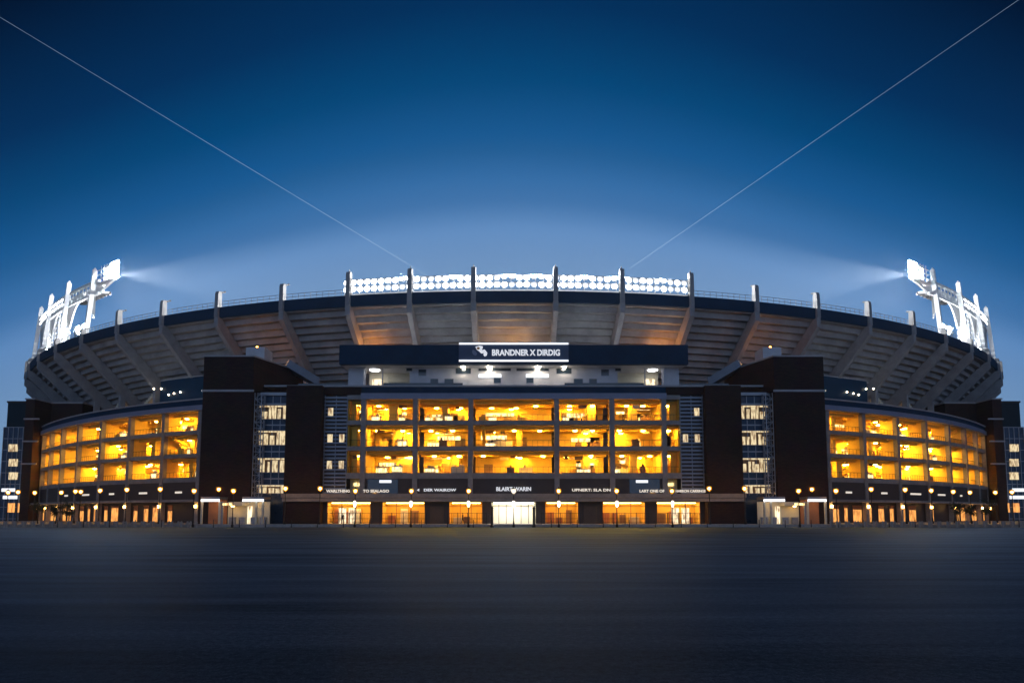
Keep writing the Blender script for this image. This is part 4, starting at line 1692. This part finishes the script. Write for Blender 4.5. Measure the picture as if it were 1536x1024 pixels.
# ------------------------------------------------------------------ young trees on the forecourt
def tree(label, loc, h, seed):
    rnd = random.Random(seed)
    o = thing("young_tree", label, "tree", loc, "young trees before the wings")
    x, y, z = loc
    m = MB()
    pts = [Vector((x, y, z)), Vector((x + rnd.uniform(-.1, .1), y, z + h * 0.35)), Vector((x + rnd.uniform(-.2, .2), y + rnd.uniform(-.2, .2), z + h * 0.8))]
    m.tube(pts[0], pts[1], 0.11, 0.08, 7)
    m.tube(pts[1], pts[2], 0.08, 0.03, 7)
    tips = [pts[2]]
    for k in range(9):
        a = rnd.uniform(0, 2 * PI)
        st_ = pts[1].lerp(pts[2], rnd.uniform(0, 0.8))
        e = st_ + Vector((math.cos(a), math.sin(a), rnd.uniform(0.3, 1.0))) * h * rnd.uniform(0.14, 0.26)
        m.tube(st_, e, 0.035, 0.012, 5)
        tips += [e, st_.lerp(e, 0.6)]
    m.build("trunk", "bark", o, True)
    m = MB()
    for t_ in tips:
        for k in range(46):
            v = Vector((rnd.gauss(0, 1), rnd.gauss(0, 1), rnd.gauss(0, 0.8)))
            c = t_ + v * h * 0.062
            a = Vector((rnd.gauss(0, 1), rnd.gauss(0, 1), rnd.gauss(0, 1))).normalized()
            b = a.cross(Vector((rnd.gauss(0, 1), rnd.gauss(0, 1), rnd.gauss(0, 1)))).normalized()
            l_, w_ = rnd.uniform(0.08, 0.15), rnd.uniform(0.04, 0.07)
            m.add([c - a * l_, c + b * w_, c + a * l_, c - b * w_], [(0, 1, 2, 3)])
    m.build("crown", "leaf", o)


for sx, word in ((-1, "left"), (1, "right")):
    for k, (px, Yt, h) in enumerate(((57, 116, 4.4), (84, 114, 3.4), (104, 113, 3.8))):
        p = at(px, 770, Yt)
        tree("young leafy tree before the %s wing, %s" % (word, ("nearest the photo's edge", "between the two taller young trees", "nearest the middle of the stadium")[k]), (sx * -p.x, Yt, PLAZA_Z), h, 70 + k + sx)

# ------------------------------------------------------------------ people on the plinth
def make_person(name, label, loc, rz, stride):
    o = thing(name, label, "person", loc)
    o.rotation_euler = (0, 0, rz)
    J = {"pelvis": (0, 0, 0.95, .135), "waist": (0, 0, 1.08, .125), "chest": (0, -0.01, 1.30, .15), "neck": (0, 0, 1.50, .06), "chin": (0, -0.02, 1.57, .07), "head": (0, -0.02, 1.66, .098), "crown": (0, 0, 1.74, .06)}
    E_ = [("pelvis", "waist"), ("waist", "chest"), ("chest", "neck"), ("neck", "chin"), ("chin", "head"), ("head", "crown")]
    for sg_, w in ((-1, "r"), (1, "l")):
        st_ = stride * sg_
        J["hip" + w] = (0.09 * sg_, 0, 0.90, .10)
        J["knee" + w] = (0.10 * sg_, -st_ * 0.5 - 0.02, 0.49, .065)
        J["ankle" + w] = (0.105 * sg_, -st_, 0.09, .045)
        J["toe" + w] = (0.12 * sg_, -st_ - 0.17, 0.035, .035)
        J["sh" + w] = (0.185 * sg_, 0, 1.43, .065)
        J["el" + w] = (0.235 * sg_, 0.02 + st_ * 0.3, 1.14, .045)
        J["wr" + w] = (0.24 * sg_, -0.06 + st_ * 0.5, 0.90, .03)
        E_ += [("pelvis", "hip" + w), ("hip" + w, "knee" + w), ("knee" + w, "ankle" + w), ("ankle" + w, "toe" + w), ("chest", "sh" + w), ("sh" + w, "el" + w), ("el" + w, "wr" + w)]
        J["palm" + w] = (0.24 * sg_, -0.075 + st_ * 0.5, 0.83, .032)
        E_.append(("wr" + w, "palm" + w))
        for f in range(4):
            a = "f%d%s" % (f, w)
            J[a] = (0.24 * sg_ + 0.0, -0.105 + 0.02 * f + st_ * 0.5, 0.75 + 0.008 * abs(f - 1.3), .009)
            E_.append(("palm" + w, a))
        J["th" + w] = (0.225 * sg_, -0.125 + st_ * 0.5, 0.82, .010)
        E_.append(("palm" + w, "th" + w))
    names = list(J)
    me = bpy.data.meshes.new("body")
    me.from_pydata([J[n][:3] for n in names], [(names.index(a), names.index(b)) for a, b in E_], [])
    b = bpy.data.objects.new("body", me)
    C.objects.link(b)
    b.parent = o
    sm = b.modifiers.new("skin", 'SKIN')
    for i_, n in enumerate(names):
        me.skin_vertices[0].data[i_].radius = (J[n][3], J[n][3] * (0.72 if n in ("chest", "waist", "pelvis") else 1))
        me.skin_vertices[0].data[i_].use_root = n == "pelvis"
    b.modifiers.new("sub", 'SUBSURF').render_levels = 2
    dg = bpy.context.evaluated_depsgraph_get()
    m2 = bpy.data.meshes.new_from_object(b.evaluated_get(dg))
    b.modifiers.clear()
    b.data = m2
    m2.materials.clear()
    m2.materials.append(M["skin"])
    m2.materials.append(M["cloth"])
    for p in m2.polygons:
        z = p.center.z
        skin = z > 1.50 or (z < 0.90 and abs(p.center.x) > 0.205)
        p.material_index = 0 if skin else 1
        p.use_smooth = True
    h_ = MB()
    h_.ball((0, 0.015, 1.70), 0.108, 12, 8)
    bb = h_.build("hair", "hair", None, True)
    bb.parent = o
    fc = MB()
    for sg_ in (-1, 1):
        fc.ball((0.035 * sg_, -0.112, 1.665), 0.012, 6, 4)
    fc.bar((-0.02, -0.112, 1.60), (0.02, -0.112, 1.60), 0.01)
    fb = fc.build("face_features", "hair", None, True)
    fb.parent = o
    return o


p_ = at(514, 780, 108.6)
make_person("person", "person in dark clothes standing on the plinth before the outermost left shop", (p_.x, 108.6, PLAZA_Z), R(200), 0.12)
p_ = at(694, 780, 109.9)
make_person("person", "person in dark clothes walking behind the railing just left of the bright doors", (p_.x, 109.9, PLAZA_Z), R(80), 0.25)

# ------------------------------------------------------------------ evening haze
HAZE = 0.00018
if HAZE:
    m = MB()
    m.box(-950, 950, -350, 1550, -1, 64)
    hm, nt, out = new_mat("haze")
    pv = nt.nodes.new("ShaderNodeVolumePrincipled")
    pv.inputs["Density"].default_value = HAZE
    pv.inputs["Color"].default_value = (0.78, 0.88, 1.0, 1)
    pv.inputs["Anisotropy"].default_value = 0.5
    nt.links.new(pv.outputs[0], out.inputs["Volume"])
    tag(m.build("haze", hm), kind="stuff")

# ------------------------------------------------------------------ contrails
for pa, pb_, lab in (((-30, 8), (640, 413), "thin pale vapour trail slanting down across the sky from the upper left corner"), ((1560, -22), (944, 403), "thin pale vapour trail slanting down across the sky from the upper right corner")):
    def sky_pt(px, py, alt):
        d = at(px, py, 1.0) - Vector((0, 0, CAM_H))
        return Vector((0, 0, CAM_H)) + d * (alt / d.z)
    A_, B_ = sky_pt(*pa, 5000), sky_pt(*pb_, 5000)
    m = MB()
    n = 60
    rings = 6
    vs, fs = [], []
    for i in range(n + 1):
        t = i / n
        # equal steps in distance
        q = A_.lerp(B_, t)
        d = (B_ - A_).normalized()
        s = d.cross(Vector((0, 0, 1))).normalized()
        r = q.length * (0.00018 + 0.00032 * t) * (0.85 + 0.3 * random.Random(i).random())
        for k in range(rings):
            a = 2 * PI * k / rings
            vs.append(q + s * (r * math.cos(a)) + Vector((0, 0, 1)) * (r * math.sin(a)))
    for i in range(n):
        for k in range(rings):
            fs.append((i * rings + k, i * rings + (k + 1) % rings, (i + 1) * rings + (k + 1) % rings, (i + 1) * rings + k))
    m.add(vs, fs)
    mt = bpy.data.materials.get("vapour")
    if mt is None:
        mt, nt, out = new_mat("vapour")
        tr = nt.nodes.new("ShaderNodeBsdfTransparent")
        df = nt.nodes.new("ShaderNodeEmission")
        df.inputs["Color"].default_value = (0.48, 0.70, 1.0, 1)
        df.inputs["Strength"].default_value = 0.85  # own glow stands in for sunlight on the high vapour
        mx = nt.nodes.new("ShaderNodeMixShader")
        mx.inputs[0].default_value = 0.25
        nt.links.new(tr.outputs[0], mx.inputs[1])
        nt.links.new(df.outputs[0], mx.inputs[2])
        nt.links.new(mx.outputs[0], out.inputs["Surface"])
    tag(m.build("vapour_trail", mt), lab, "vapour trail", "vapour trails in the sky")

# ------------------------------------------------------------------ render settings
sc.view_settings.view_transform = 'Standard'
sc.view_settings.look = 'None'
sc.view_settings.exposure = 0
sc.view_settings.gamma = 1
sc.render.engine = 'CYCLES'
sc.cycles.use_denoising = True
sc.cycles.max_bounces = 6
sc.cycles.sample_clamp_indirect = 6
